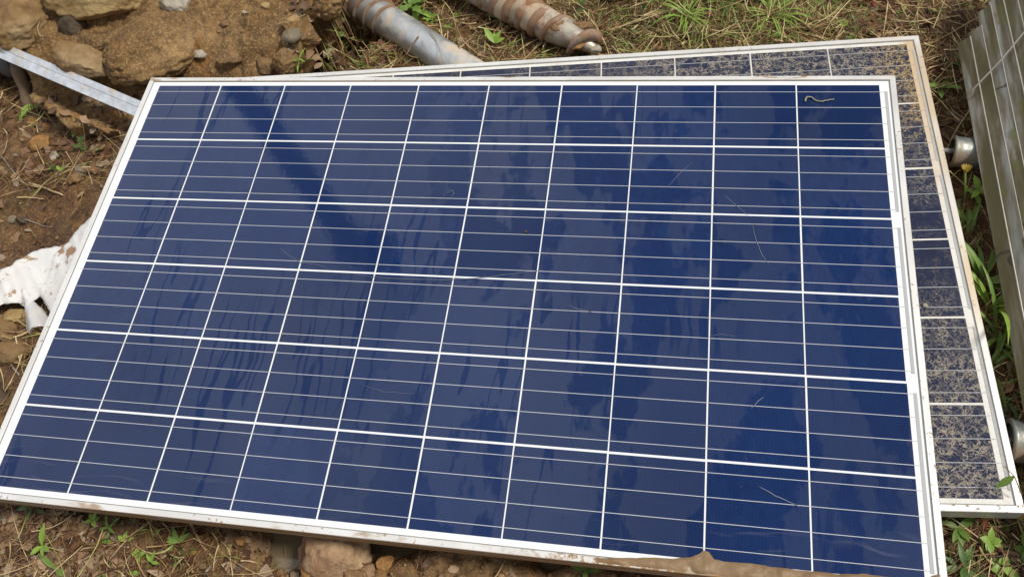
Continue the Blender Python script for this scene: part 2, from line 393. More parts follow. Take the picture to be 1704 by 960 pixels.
# ------------------------------------------------------------------ solar panels
PITCH = .159
def laminate(M, col, rough, dirt, cells=True):
    """common wet/dusty glass surface over any printed layer; dirt: 'film' or 'mud'"""
    sp = M.sep(); x, y = sp[0], sp[1]
    if dirt == 'film':
        wv_ = M.warp(.05, 7)
        patch = M.mapr(M.noise(4.2, 5, .62, M.scale(wv_, 1.5, .7, 1)), .47, .50, 0, 1)          # sharp edged dry film
        wv2 = M.warp(.035, 9)
        st = M.noise(1, 2, .5, M.scale(wv2, 17, 1.5, 1)); drip = M.mapr(M.math('ABSOLUTE', M.math('SUBTRACT', st, .5)), .012, .018, 1, 0)
        gate = M.mapr(M.noise(4, 1, .5, M.scale(None, 1, .7, 1, (7, 3, 0))), .50, .60); drip = M.math('MULTIPLY', drip, gate)
        left = M.mapr(x, .15, -.3, 0, 1, True)
        film = M.math('MAXIMUM', patch, left); film = M.math('MULTIPLY', film, M.math('SUBTRACT', 1, drip)); gloss = M.math('ADD', M.mapr(film, 0, 1, .42, .92), M.mapr(M.noise(3, 5, .65, M.scale(None, 2.2, .6, 1, (5, 5, 0))), .35, .65, -.10, .10))
        fine = M.mapr(M.noise(300, 2, .6), .3, .7, .8, 1.2)
        film = M.math('MULTIPLY', M.math('MULTIPLY', film, M.mapr(x, .8, -.8, .010, .008)), fine)
        spk = M.mapr(M.voro(46), .02, .035, .35, 0); spk = M.math('MULTIPLY', spk, M.mapr(M.noise(5, 2), .58, .66))
        wp = M.mapr(M.noise(1, 3, .6, M.scale(M.warp(.1, 3), 5, 70, 1, rot=(0, 0, .12))), .6, .75, 0, .10)   # wiped smears near front
        wp = M.math('MULTIPLY', wp, M.mapr(y, -.38, -.46))
        film = M.math('ADD', M.math('ADD', film, spk), wp)
        mudc = (.62, .60, .58)
        cr = M.mapr(drip, 0, 1, .042, .03)
    else:
        w1 = M.warp(.012, 60)
        def worm(sc_, th, seed, dt=3):
            n_ = M.noise(sc_, dt, .6, M.scale(w1, 1, 1, 1, (seed, seed * 2, 0))); return M.mapr(M.math('ABSOLUTE', M.math('SUBTRACT', n_, .5)), th * .45, th, 1, 0)
        v1 = worm(50, .026, 1); v2 = worm(84, .032, 5); v3 = worm(24, .010, 9, 5)
        crumb = M.mapr(M.noise(260, 3, .7), .50, .60)
        a = M.math('MAXIMUM', M.math('MAXIMUM', v1, M.math('MULTIPLY', v2, .75)), M.math('MAXIMUM', v3, M.math('MULTIPLY', crumb, .22)))
        # dirtier at the far corner and towards the near end
        mid = M.math('ABSOLUTE', M.math('ADD', y, .50)); dens = M.mapr(mid, .06, .44, .22, 1.0)
        dens = M.math('MULTIPLY', dens, M.mapr(x, -.85, -.20, .3, 1))
        dens = M.math('ADD', dens, M.mapr(M.noise(9, 4, .6), .3, .7, -.30, .30))
        clean = M.mapr(M.noise(26, 3, .5), .60, .66, 1, .12)
        a = M.math('MULTIPLY', M.math('MULTIPLY', a, M.mapr(M.noise(60, 3, .6), .36, .52, .25, 1)), M.mapr(dens, .15, .75))
        film = M.math('ADD', M.math('MULTIPLY', M.math('MULTIPLY', a, clean), .90), .015)
        # tan silt at the right margin
        yel = M.mapr(M.math('ADD', y, M.math('MULTIPLY', M.noise(20, 3), .1)), -.24, -.14)
        mudc = M.mix(M.math('MULTIPLY', M.mapr(M.math('ADD', x, M.math('MULTIPLY', M.noise(14, 3), .08)), -.06, .02), yel), (.31, .275, .225), (.46, .34, .16))
        cr = .1
    if not cells:
        film = M.math('MULTIPLY', film, .25) if dirt == 'mud' else film
    c = M.mix(film, col, mudc)
    M.set(col=c, rough=rough, coat=gloss if dirt == 'film' else M.mapr(film, .1, .6, .6, .1), cr=cr, spec=.04)
    M.set(cn=M.bump(M.noise(90, 3, .6), .04, .002))
    return M.m

def cellmat(name, dirt):
    M = N(name); sp = M.sep(); x, y = sp[0], sp[1]
    fing = M.mapr(M.math('SINE', M.math('MULTIPLY', x, 2 * math.pi / .0021)), .45, 1, 0, .16)
    cid = M.n('ShaderNodeTexWhiteNoise'); cid.noise_dimensions = '1D'; M.l(M.island(), cid.inputs['W'])
    gr = M.voro(95, M.scale(None, 1, .55, 1, rot=(0, 0, .5)), out='Color'); g1 = M.sep(gr)[0]
    base = M.mix(M.mapr(cid.outputs[0], 0, 1), (.0022, .0115, .050) , (.0044, .0200, .086))
    base = M.mix(M.math('MULTIPLY', g1, .85), base, (.0020, .0095, .058))
    # bluer fronts in broad random patches
    base = M.mix(M.mapr(M.noise(2.2, 2), .35, .65, 0, .5), base, (.0025, .0185, .090))
    if dirt == 'mud': base = M.mix(.7, base, (.010, .010, .020))
    base = M.mix(fing, base, (.055, .135, .37))
    return laminate(M, base, .35, dirt)

def flat(name, col, rough, dirt, stain=None):
    M = N(name); c = col
    if stain:
        c = M.mix(M.mapr(M.noise(10, 4, .6), .5, .7, 0, stain[1]), col, stain[0])
        sp = M.sep(); k = M.math('MULTIPLY', M.mapr(sp[0], -.02, .0), M.mapr(M.math('ADD', sp[1], M.math('MULTIPLY', M.noise(7, 4, .7), .35)), -.32, .02))
        c = M.mix(M.math('MULTIPLY', k, .85), c, (.52, .38, .23))
    return laminate(M, c, rough, dirt, name != 'backsheet')

def framemat(name, k):
    M = N(name); sp = M.sep(); geo = M.n('ShaderNodeNewGeometry'); nrm = M.sep(geo.outputs['Normal'])
    col = M.mix(M.mapr(M.noise(6, 4, .6, M.scale(None, 1, 1, 6)), .4, .7), (.74, .74, .74), (.60, .59, .57))
    spk = M.mapr(M.noise(150, 3, .6), .61, .66); spk = M.math('MULTIPLY', spk, M.mapr(M.noise(7, 3, .6), .47, .57))
    mud = (.28, .17, .075)
    if k == 0:
        # mud that has been dragged along the near rail, heavier to the right, and on its outer wall
        near = M.mapr(sp[1], -.470, -.484)
        along = M.mapr(M.math('ADD', sp[0], M.math('MULTIPLY', M.noise(8, 4, .6), .25)), .20, .42)
        bl = M.mapr(M.noise(75, 4, .7), .47, .56); st = M.math('MULTIPLY', M.math('MULTIPLY', near, along), M.math('MAXIMUM', bl, M.mapr(sp[0], .32, .5)))
        side = M.math('MULTIPLY', M.mapr(nrm[1], -.5, -.9), M.mapr(M.noise(5, 4, .65, M.scale(None, 1, 1, 12)), .30, .52, .55, 1))
        thin = M.mapr(M.noise(22, 4, .7, M.scale(None, .35, 1, 1)), .55, .66, 0, .8)
        thin = M.math('MULTIPLY', thin, near)
        f = M.math('MAXIMUM', M.math('MAXIMUM', st, side), M.math('MAXIMUM', thin, M.math('MULTIPLY', spk, .9)))
        edge = M.math('MULTIPLY', M.mapr(sp[1], .480, .488), M.math('MULTIPLY', M.mapr(M.noise(1, 4, .6, M.scale(None, 14, 90, 1)), .58, .64), M.mapr(M.noise(3, 1), .45, .6)))
        f = M.math('MAXIMUM', f, edge)
    else:
        tan = M.mapr(M.noise(5, 4, .6, M.scale(None, 2, .7, 1)), .38, .62, 0, .75)
        tan = M.math('MULTIPLY', tan, M.mapr(sp[0], -.15, .0)); tan = M.math('MULTIPLY', tan, M.mapr(M.math('ABSOLUTE', M.math('ADD', sp[1], .35)), .5, .3))
        col = M.mix(tan, col, (.60, .46, .28)); f = M.math('MULTIPLY', spk, .8)
        mud = (.25, .17, .09)
    col = M.mix(f, col, mud)
    M.set(col=col, metal=M.mapr(f, 0, 1, .35, 0), rough=M.mapr(f, 0, 1, .42, .85), normal=M.bump(f, .4, .001)); return M.m

def panel(k, label, hx, hy, ox, oy):
    """origin at the centre (k=0) or at the far right cell corner (k=1); glass at z=0"""
    root = empty('solar_panel', (0, 0, 0), label, 'solar panel')
    dirt = 'film' if k == 0 else 'mud'
    x0, x1, y0, y1 = ox - hx, ox + hx, oy - hy, oy + hy
    # frame profile: (inward, z)
    P = [(0, -.036), (0, .0007), (.0009, .0016), (.0105, .0016), (.0112, .0006), (.0112, -.0035), (.0018, -.0035), (.0018, -.0345), (.024, -.0345), (.024, -.036)]
    mb = MB(); cs = [(x0, y0), (x1, y0), (x1, y1), (x0, y1)]
    for i in range(4):
        a, b = Vector(cs[i]), Vector(cs[(i + 1) % 4]); t = (b - a).normalized(); n_ = Vector((-t.y, t.x)); V = []
        for e, s in ((a, 1), (b, -1)):
            for d_, z in P:
                p = e + n_ * d_ + t * s * (d_ + .0002); V.append((p.x, p.y, z))
        n = len(P); Fc = [(j, (j + 1) % n, n + (j + 1) % n, n + j) for j in range(n)]
        Fc = [tuple(reversed(f)) for f in Fc]; Fc += [tuple(range(n)), tuple(reversed(range(n, 2 * n)))]
        mb.add(V, Fc)
    mb.build('frame', framemat('anodised_frame', k), root)
    mb = MB(); mb.box((x0 + .006, y0 + .006, -.0034), (x1 - .006, y1 - .006, -.0009))
    mb.build('backsheet', flat('backsheet', (.74, .77, .80) if k == 0 else (.68, .68, .66), .5, dirt, None if k == 0 else ((.5, .38, .24), .5)), root)
    # dark grey line along the inner lip
    mb = MB(); s = .0112; e = .0016; zz = (-.0009, -.0003)
    a0, a1, b0, b1 = x0 + s, x1 - s, y0 + s, y1 - s
    mb.box((a0, b0, zz[0]), (a1, b0 + e, zz[1])); mb.box((a0, b1 - e, zz[0]), (a1, b1, zz[1]))
    mb.box((a0, b0 + e, zz[0]), (a0 + e, b1 - e, zz[1])); mb.box((a1 - e, b0 + e, zz[0]), (a1, b1 - e, zz[1]))
    mb.build('lip_line', simple('grey_lip_line', (.22, .22, .21), .7), root)
    cx0 = -.795 if k == 0 else -1.59; cy1 = .477 if k == 0 else 0.
    V, Q = [], []
    gxh, gyh = .0014, .0020
    for j in range(6):
        for i in range(10):
            a, b = cx0 + i * PITCH + gxh, cx0 + (i + 1) * PITCH - gxh; c, d_ = cy1 - (j + 1) * PITCH + gyh, cy1 - j * PITCH - gyh
            jx, jy = random.uniform(-.0004, .0004), random.uniform(-.0003, .0003); n = len(V)
            V += [(a + jx, c + jy, -.0005), (b + jx, c + jy, -.0005), (b + jx, d_ + jy, -.0005), (a + jx, d_ + jy, -.0005)]; Q.append((n, n + 1, n + 2, n + 3))
    mesh('cells', V, Q, cellmat('silicon_cells', dirt), root, False)
    mb = MB(); w_ = .0005
    for j in range(6):
        for b in range(4):
            y = cy1 - (j + (b * 2 + 1) / 8) * PITCH
            mb.add([(cx0 - .004, y - w_, -.00025), (cx0 + 10 * PITCH + .009, y - w_, -.00025), (cx0 + 10 * PITCH + .009, y + w_, -.00025), (cx0 - .004, y + w_, -.00025)], [(0, 1, 2, 3)])
    mb.build('busbars', flat('busbar_silver', (.50, .52, .56), .35, dirt), root)
    rm = flat('end_ribbon_tin', (.40, .41, .42), .4, dirt)
    for j in (0, 2, 4):
        mb = MB(); xa = cx0 + 10 * PITCH + .0075; ya = cy1 - j * PITCH - .018; yb = cy1 - (j + 2) * PITCH + .016
        mb.add([(xa, yb, -.0004), (xa + .0055, yb, -.0004), (xa + .0055, ya, -.0004), (xa, ya, -.0004)], [(0, 1, 2, 3)]); mb.build('end_ribbon', rm, root)
    return root

p1 = panel(0, 'upper solar panel with clean wet blue glass, on top of the muddy one', .825, .4985, 0, 0)
p2 = panel(1, 'lower solar panel with mud-crusted glass, half hidden beneath the clean one', .82, .496, -.795, -.477)
def rod(r):
    v = Vector(r); return Matrix.Rotation(v.length, 4, v.normalized())
p2.matrix_world = Matrix.Translation((.866721723933494, .6229111942993035, -.0385)) @ rod((.0075, -.0012, .0715181660611352))
for ch in p2.children:
    pass

# silt that has dried along the near edge of the upper panel
mudm = N('wet_silt'); n2 = mudm.noise(120, 4, .6)
mudm.set(col=mudm.mix(mudm.mapr(mudm.noise(18, 4, .6), .35, .65), (.25, .16, .085), (.19, .12, .06)), rough=.55, normal=mudm.bump(n2, .5, .002)); mudm = mudm.m
def sheet(name, outline, z, th, mat, parent, inset=.005, wob=.002, seed=0, zoff=0):
    """thin crust with a rounded, ragged edge from an outline in metres"""
    P = []
    n = len(outline)
    for i in range(n):
        a, b = Vector(outline[i]), Vector(outline[(i + 1) % n]); k = max(1, int((b - a).length / .006))
        for j in range(k):
            p = a.lerp(b, j / k); q = mn.noise(Vector((p.x * 60, p.y * 60, seed))) * wob; q2 = mn.noise(Vector((p.x * 60, p.y * 60, seed + 9))) * wob
            P.append(Vector((p.x + q, p.y + q2)))
    c = sum(P, Vector((0, 0))) / len(P); V = []; rings = [(0, 0), (.15, .55), (.4, .9), (1.0, 1.0)]
    N_ = len(P)
    from mathutils.geometry import delaunay_2d_cdt
    pts = list(P); x0 = min(p.x for p in P); x1 = max(p.x for p in P); y0 = min(p.y for p in P); y1 = max(p.y for p in P)
    A = np.array([tuple(p) for p in P]); st = .004
    xs, ys = np.meshgrid(np.arange(x0, x1, st), np.arange(y0, y1, st)); s_, _, _ = sdf(xs, ys, A)
    for x, y in zip(xs[s_ < -.0015], ys[s_ < -.0015]): pts.append(Vector((x + random.uniform(-.001, .001), y + random.uniform(-.001, .001))))
    r = delaunay_2d_cdt(pts, [], [list(range(N_))], 1, 1e-5)
    W = np.array([tuple(p) for p in r[0]]); s_, _, _ = sdf(W[:, 0], W[:, 1], A); h = th * ss(0, inset, -s_) * (1 + .7 * fbm(W[:, 0], W[:, 1], f=55, o=4, s=3, g=.65))
    return mesh(name, [(x, y, z + zz) for (x, y), zz in zip(W, h)], [tuple(f) for f in r[2]], mat, parent)
up = [(1085, 927), (1120, 928), (1150, 925), (1165, 921), (1172, 915), (1180, 918), (1187, 928), (1205, 934), (1232, 935), (1288, 943), (1340, 950), (1388, 953), (1433, 954), (1481, 959), (1520, 966), (1545, 962), (1562, 955), (1572, 975)]
ol = [tuple(at(u, v, .001)[:2]) for u, v in up] + [(.824, -.4975), (.5, -.4975), (.33, -.4975), (.27, -.494)]
sheet('mud_crust', ol, .0008, .0032, mudm, p1)
for u, v, s, sd in ((1010, 907, .012, 1), (960, 903, .008, 2), (1040, 913, .010, 3), (910, 898, .006, 4), (1100, 921, .009, 5)):
    c = at(u, v, .0016); ol = [(c[0] + s * 1.5 * math.cos(a), min(max(c[1] + s * .5 * math.sin(a), -.4975), -.489)) for a in np.linspace(0, 6.28, 13)[:-1]]
    sheet('mud_crust', ol, .0013, .0015, mudm, p1, .002, .003, sd)

scm = N('scratch_mark'); scm.set(col=(.17, .20, .29), rough=.5); scm = scm.m
for line, wd in (([(465, 412), (480, 425), (500, 437), (530, 441), (552, 450)], .0005), ([(580, 456), (640, 463), (740, 466), (800, 462), (860, 455), (905, 450)], .0007), ([(1205, 325), (1222, 340), (1245, 358)], .0006),
                 ([(1252, 372), (1258, 400), (1268, 425), (1280, 440)], .0006), ([(1250, 680), (1262, 667), (1271, 660)], .0007), ([(1108, 315), (1130, 290), (1150, 272)], .0004), ([(1180, 560), (1200, 556), (1226, 560)], .0004),
                 ([(945, 508), (960, 514), (985, 519)], .0006), ([(1262, 808), (1290, 824), (1330, 842)], .0010), ([(745, 322), (752, 316), (756, 322), (750, 328)], .0005), ([(600, 640), (640, 652), (690, 655)], .0004)):
    pts = [Vector(at(u, v, .0006)) for u, v in line]; fine = [pts[i].lerp(pts[i + 1], k / 5) + Vector((random.uniform(-1, 1), random.uniform(-1, 1), 0)) * .0006 for i in range(len(pts) - 1) for k in range(5)] + [pts[-1]]
    V, Fc = tube(fine, [wd * (.3 + .7 * math.sin(math.pi * (i + .5) / len(fine))) for i in range(len(fine))], 4, True, .4); mesh('scratch', V, Fc, scm, p1)

# ------------------------------------------------------------------ rocks
import bmesh
def rock_mesh(r, seed, sub=4, cuts=13, flatk=.55, bump=.07):
    bm = bmesh.new(); bmesh.ops.create_icosphere(bm, subdivisions=sub, radius=1); rg = random.Random(seed)
    pl = []
    for _ in range(cuts):
        v = Vector((rg.gauss(0, 1), rg.gauss(0, 1), rg.gauss(0, 1))).normalized(); pl.append((v, rg.uniform(flatk, .92)))
    for v in bm.verts:
        p = v.co.copy()
        for n_, d_ in pl:
            k = p.dot(n_) - d_
            if k > 0: p -= n_ * k * .97
        o_ = Vector((seed * 3.1, 0, 0))
        p *= 1 + bump * mn.fractal(p * 1.8 + o_, 1, 2, 4) + bump * .75 * mn.fractal(p * 7 + o_, 1, 2, 4)
        v.co = Vector((p.x * r[0], p.y * r[1], p.z * r[2]))
    me = bpy.data.meshes.new('rock'); bm.to_mesh(me); bm.free()
    me.polygons.foreach_set('use_smooth', [True] * len(me.polygons)); return me

def rock(name, u, v, r, mat, label, cat='stone', seed=1, rz=0, tilt=(0, 0), sink=.35, loc=None, group=None, **kw):
    p = loc if loc is not None else on(u, v)
    ob = link(name, rock_mesh(r, seed, **kw), None, mat); ob.location = p + Vector((0, 0, r[2] * (1 - 2 * sink)))
    ob.rotation_euler = (rad(tilt[0]), rad(tilt[1]), rad(rz)); return tag(ob, label, cat, group)

M = N('smooth_clay'); n1 = M.noise(9, 5, .6); n2 = M.noise(60, 5, .7)
c = M.ramp(n1, [(.34, (.12, .068, .026)), (.5, (.21, .13, .055)), (.62, (.30, .21, .11)), (.72, (.40, .31, .19))]); c = M.mix(M.mapr(n2, .5, .7, 0, .6), c, (.10, .055, .022))
M.set(col=c, rough=.8, spec=.3, normal=M.bump(M.math('ADD', M.math('MULTIPLY', n2, .4), n1), .8, .006)); smooth_clay = M.m
rock('boulder', 560, 908, (.070, .062, .060), rk_pink, 'rounded pinkish brown boulder in the puddle at the front edge', 'boulder', 11, 20, (12, -10), .30, loc=Vector((*at(558, 915, -.12)[:2], -.145)), sub=5, flatk=.86)
rock('stone', 643, 938, (.020, .014, .012), rk_orange, 'small orange stone right of the boulder by the puddle', seed=5, rz=30, sink=.2)
rock('stone', 515, 955, (.017, .014, .012), rk_orange, 'orange brown stone at the lower left foot of the boulder', seed=6, sink=.2)
rock('stone', 590, 958, (.026, .020, .016), clay_m, 'pale clay lump against the right foot of the boulder', seed=8, sink=.4)
rock('stone', 612, 953, (.022, .017, .010), rk_pink, 'flat pinkish stone half sunk between clay lumps at the bottom', seed=9, sink=.35)
rock('stone', 343, 898, (.012, .009, .008), rk_orange, 'tiny orange pebble on bare soil below the front edge', seed=10, sink=.2, loc=on(404, 900))
rock('stone', 70, 243, (.034, .022, .020), rk_orange, 'ochre orange stone on litter left of the white panel frame', seed=12, rz=28, tilt=(0, -15), sink=.25)
rock('stone', 137, 288, (.022, .017, .016), rk_grey, 'grey green angular stone beside the panel above the sack', seed=13, rz=10, sink=.25)
rock('stone', 128, 298, (.022, .018, .016), rk_brown, 'brown stone just below the grey green one', seed=14, rz=70, sink=.35)
rock('stone', 92, 262, (.013, .016, .010), rk_pale, 'dusty beige pebble right of the ochre stone', seed=15, sink=.3)
rock('stone', 40, 367, (.022, .013, .012), rk_dark, 'dark wet stone in the mud above the sack', seed=16, sink=.45)
rock('stone', 22, 366, (.014, .012, .010), rk_grey, 'small grey stone left of the dark wet one', seed=17, sink=.4)
rock('stone', 30, 530, (.036, .026, .022), rk_yellow, 'yellow brown stone just under the sack edge', seed=18, rz=10, sink=.45)
rock('stone', 14, 552, (.040, .032, .026), rk_brown, 'large brown stone at the picture edge below the sack', seed=19, rz=-20, sink=.35)
rock('stone', 27, 588, (.050, .028, .028), rk_brown, 'long blocky brown stone halfway between sack and front', seed=20, rz=12, sink=.35, flatk=.6)
rock('stone', 2, 663, (.030, .03, .02), rk_dark, 'dark muddy stone at the picture edge beside the frame', seed=21, sink=.4)
# embedded in the bank
rock('boulder', 148, 104, (.088, .060, .050), rk_clay, 'angular brown boulder with pale rim set in the clay bank', 'boulder', 22, -15, (-20, 12), .42, sub=5, flatk=.62)
rock('boulder', 165, -4, (.150, .075, .062), rk_yellow, 'broad yellowish boulder at the top edge of the bank', 'boulder', 23, 5, (0, 0), .38, sub=5, flatk=.78)
rock('boulder', 250, 66, (.140, .105, .060), bank_m, 'smooth clay-coated boulder right behind the panel corner', 'boulder', 24, 35, (0, 6), .74, sub=5, flatk=.88, bump=.10)
rock('boulder', 25, 35, (.075, .085, .05), smooth_clay, 'brown boulder at the picture corner above the rail', 'boulder', 25, 15, (5, 10), .5, sub=5, flatk=.7)
rock('boulder', 300, 12, (.055, .062, .045), rk_pale, 'pale grey speckled boulder on the bank at the top edge', 'boulder', 26, 20, (25, -12), .35, sub=5, flatk=.6)
rock('clay_block', 545, -2, (.060, .055, .05), bank_m, 'clay block forming the right rim of the bank at the top edge', 'clay block', 71, 30, (0, 15), .45, sub=5, bump=.12)
rock('clay_block', 500, 56, (.050, .045, .045), bank_m, 'clay block on the right rim above the dark hollow', 'clay block', 72, 10, (0, 20), .5, sub=5, bump=.12)
rock('clay_block', 482, 98, (.045, .035, .04), rk_brown, 'crumbling brown block at the lowest point of the right rim', 'clay block', 73, 70, (10, 0), .5, sub=5, bump=.12)
rock('stone', 287, 48, (.018, .014, .014), rk_yellow, 'cream yellow stone just below the pale boulder', seed=27, rz=20, sink=.2)
rock('stone', 289, 73, (.009, .009, .008), rk_yellow, 'small yellow pebble below the cream yellow stone', seed=28, sink=.1)
rock('stone', 485, 40, (.026, .014, .014), rk_yellow, 'cream flat stone near the right rim of the bank', seed=29, rz=20, sink=.25)
rock('stone', 487, 63, (.026, .022, .018), rk_grey, 'grey stone below the cream flat stone at the rim', seed=30, rz=0, sink=.3)
rock('stone', 334, 94, (.018, .014, .012), rk_pale, 'whitish stone set in the bank above the panel frame', seed=31, sink=.3)
rock('stone', 305, 60, (.014, .014, .010), rk_grey, 'grey pebble right of the yellow pebble', seed=32, sink=.3)
rock('stone', 449, 108, (.040, .028, .02), rk_brown, 'low brown stone at the bank edge next to the frame', seed=33, sink=.5)
rock('stone', 380, 98, (.034, .026, .02), clay_m, 'rounded clay stone in the middle of the bank edge', seed=34, sink=.5)
rock('stone', 408, 23, (.008, .006, .006), rk_pale, 'tiny white pebble in the middle of the bank', seed=35, sink=.2)
rock('stone', 443, 12, (.013, .011, .01), rk_yellow, 'pale tan pebble near the top of the bank', seed=36, sink=.3)
rock('stone', 375, 42, (.014, .012, .01), clay_m, 'tan clay pebble left of the bank centre', seed=37, sink=.35)
rock('stone', 484, 87, (.012, .010, .008), rk_orange, 'orange pebble low on the right rim of the bank', seed=38, sink=.2)
rock('stone', 125, 40, (.04, .05, .035), rk_dark, 'dark lump standing in for the shaded cleft of the bank above the rail', seed=39, sink=.5)  # added lump, its dark colour stands for the shade in the crevice
rock('stone', 1590, 92, (.013, .010, .008), rk_pale, 'round pale pebble beside the rail stack', seed=40, sink=.1)
rock('stone', 1581, 97, (.013, .009, .008), rk_pink, 'pinkish stone left of the round pale pebble', seed=41, sink=.1)
rock('stone', 1592, 105, (.014, .012, .01), rk_yellow, 'dull yellow green stone under the round pale pebble', seed=42, sink=.2)
rock('stone', 1594, 202, (.013, .009, .006), rk_grey, 'flat grey stone above the steel pipe end', seed=43, sink=.2)
rock('stone', 1624, 313, (.014, .010, .008), rk_pale, 'beige stone below the steel pipe end by the rails', seed=44, sink=.2)

# ------------------------------------------------------------------ steel
def galv(name, rust=.0, stain=.25, base=(.50, .52, .53), mud=(.26, .16, .08), vecs=(1, 1, 1)):
    M = N(name); n1 = M.noise(14, 5, .6, M.scale(None, *vecs)); v = M.voro(95, M.scale(None, 1, .55, 1, rot=(0, 0, .5)), out='Color'); sp = M.sep(v)[0]
    c = M.mix(M.mapr(n1, .35, .65), base, tuple(x * .72 for x in base)); c = M.mix(M.math('MULTIPLY', sp, .3), c, tuple(min(1, x * 1.25) for x in base))
    f = M.mapr(M.noise(9, 5, .65, M.scale(None, *vecs, loc=(4, 4, 4))), .62 - stain * .35, .72 - stain * .25)
    c = M.mix(M.math('MULTIPLY', f, .85), c, mud)
    if rust:
        r_ = M.mapr(M.noise(30, 6, .75), .56 - rust * .3, .74 - rust * .2); c = M.mix(r_, c, M.mix(M.noise(80, 3), (.27, .12, .045), (.17, .085, .045)))
        f = M.math('MAXIMUM', f, r_)
    M.set(col=c, metal=M.mapr(f, 0, 1, .75, 0), rough=M.mapr(f, 0, 1, .38, .85), normal=M.bump(M.noise(90, 4, .6), .25, .001)); return M.m
g_pipe = galv('galvanised_pipe', 0, .3, (.62, .64, .65), (.50, .38, .24))
g_muddy = galv('galvanised_muddy', .35, .75, (.56, .55, .50), (.40, .29, .19))
rust_m = galv('rusty_blade', .55, .9, (.42, .40, .37), (.24, .135, .065))
def stackmat():
    M = N('weathered_steel'); va = M.n('ShaderNodeVectorMath'); va.operation = 'ADD'; M.l(M.O, va.inputs[0])
    cb = M.n('ShaderNodeCombineXYZ'); M.l(M.math('MULTIPLY', M.objrand(), 3.1), cb.inputs[1]); M.l(M.math('MULTIPLY', M.objrand(), 7.7), cb.inputs[2]); M.l(cb.outputs[0], va.inputs[1]); M.O = va.outputs[0]
    v1 = M.scale(None, 22, 3.2, 22); v2 = M.scale(None, 60, 3, 60)
    n1 = M.noise(1, 5, .65, v1, .6); n2 = M.noise(1, 4, .6, v2); n3 = M.noise(14, 4, .6)
    c = M.ramp(n1, [(.38, (.10, .095, .03)), (.45, (.115, .09, .045)), (.51, (.165, .14, .08)), (.57, (.25, .23, .18)), (.65, (.42, .43, .41))])
    c = M.mix(M.mapr(n2, .40, .62, 0, .55), c, (.10, .085, .045)); c = M.mix(M.mapr(n3, .56, .64, 0, .6), c, (.15, .15, .03))
    sp = M.sep(); ln = M.math('ABSOLUTE', M.math('SINE', M.math('ADD', M.math('MULTIPLY', M.math('ADD', sp[0], sp[1]), 11), M.math('MULTIPLY', M.noise(9, 3), 3)))); c = M.mix(M.math('MULTIPLY', M.mapr(ln, .02, .10, .8, 0), M.mapr(M.noise(5, 2), .48, .55)), c, (.03, .028, .015))
    M.set(col=c, metal=M.mapr(n1, .55, .7, 0, .4), rough=.7, normal=M.bump(M.math('ADD', n2, n3), .5, .002)); return M.m
g_stack = stackmat()
g_edge = galv('steel_edge', 0, .1, (.66, .64, .58))
g_rail = galv('bright_rail', 0, .16, (.72, .75, .79), (.50, .40, .27), (3, 3, 3))
g_cap = galv('steel_cap', 0, .5, (.30, .33, .32))

def lathe_between(a, b, prof, n=40, wob=0, seed=0):
    a, b = Vector(a), Vector(b); t = (b - a).normalized(); u = t.cross(Vector((0, 0, 1))).normalized(); w_ = u.cross(t); Lg = (b - a).length
    V, Fc = [], []
    for s, r in prof:
        for k in range(n):
            th = 2 * math.pi * k / n; d_ = u * math.cos(th) + w_ * math.sin(th); p = a + t * (s * Lg)
            rr = r * (1 + wob * mn.noise((p + d_ * r) * 25 + Vector((seed, 0, 0)))); V.append(p + d_ * rr)
    for i in range(len(prof) - 1):
        for k in range(n): Fc.append((i * n + k, (i + 1) * n + k, (i + 1) * n + (k + 1) % n, i * n + (k + 1) % n))
    Fc.append(tuple(range(n))); Fc.append(tuple(reversed(range((len(prof) - 1) * n, len(prof) * n)))); return V, Fc

def helix_blade(a, b, r0, r1, s0, s1, turns, th=.004, n=30, hand=1, seed=0):
    """helical blade between s0..s1 (fractions of a-b)"""
    a, b = Vector(a), Vector(b); t = (b - a).normalized(); u = t.cross(Vector((0, 0, 1))).normalized(); w_ = u.cross(t); Lg = (b - a).length
    V, Fc = [], []; m_ = int(turns * n)
    for i in range(m_ + 1):
        q = i / m_; th_ = 2 * math.pi * turns * q * hand; s = (s0 + (s1 - s0) * q) * Lg; d_ = u * math.cos(th_) + w_ * math.sin(th_)
        ro = r1 * (1 + .05 * mn.noise(Vector((i * .3, seed, 0)))); p = a + t * s
        if q < .04 or q > .96: ro = r0 + (ro - r0) * min(q, 1 - q) / .04
        V += [p + d_ * r0 * .95 - t * th, p + d_ * ro - t * th * .5, p + d_ * ro + t * th * .5, p + d_ * r0 * .95 + t * th]
    for i in range(m_):
        for k in range(4): Fc.append((i * 4 + k, i * 4 + (k + 1) % 4, (i + 1) * 4 + (k + 1) % 4, (i + 1) * 4 + k))
    Fc.append((0, 1, 2, 3)); Fc.append(tuple(m_ * 4 + k for k in (3, 2, 1, 0))); return V, Fc

# first ground screw
A = Vector(at(780, 122, -.118)); B = Vector(at(545, -28, -.118)); A = A + (A - B) * .35
t_ = (B - A).normalized(); Lg = (B - A).length
root = empty('ground_screw', tuple(A), 'clean galvanised ground screw with rusty blades, left of the two', 'ground screw', 'ground screws lying behind the panels')
a, b = Vector((0, 0, 0)), B - A
r = .041; f1 = 1 - .235 / Lg
prof = [(0, r), (.002, r)] + [(q, r) for q in np.linspace(.05, f1, 14)] + [(f1 + .02, r * 1.0), (f1 + .3, r * .9)]
V, Fc = lathe_between(a, b, prof); mesh('tube', V, Fc, g_pipe, root)
V, Fc = helix_blade(a, b, r * .95, r * 1.20, f1 - .03, f1 + .30, 6.5, .0022, 40); mesh('helical_blade', V, Fc, rust_m, root)

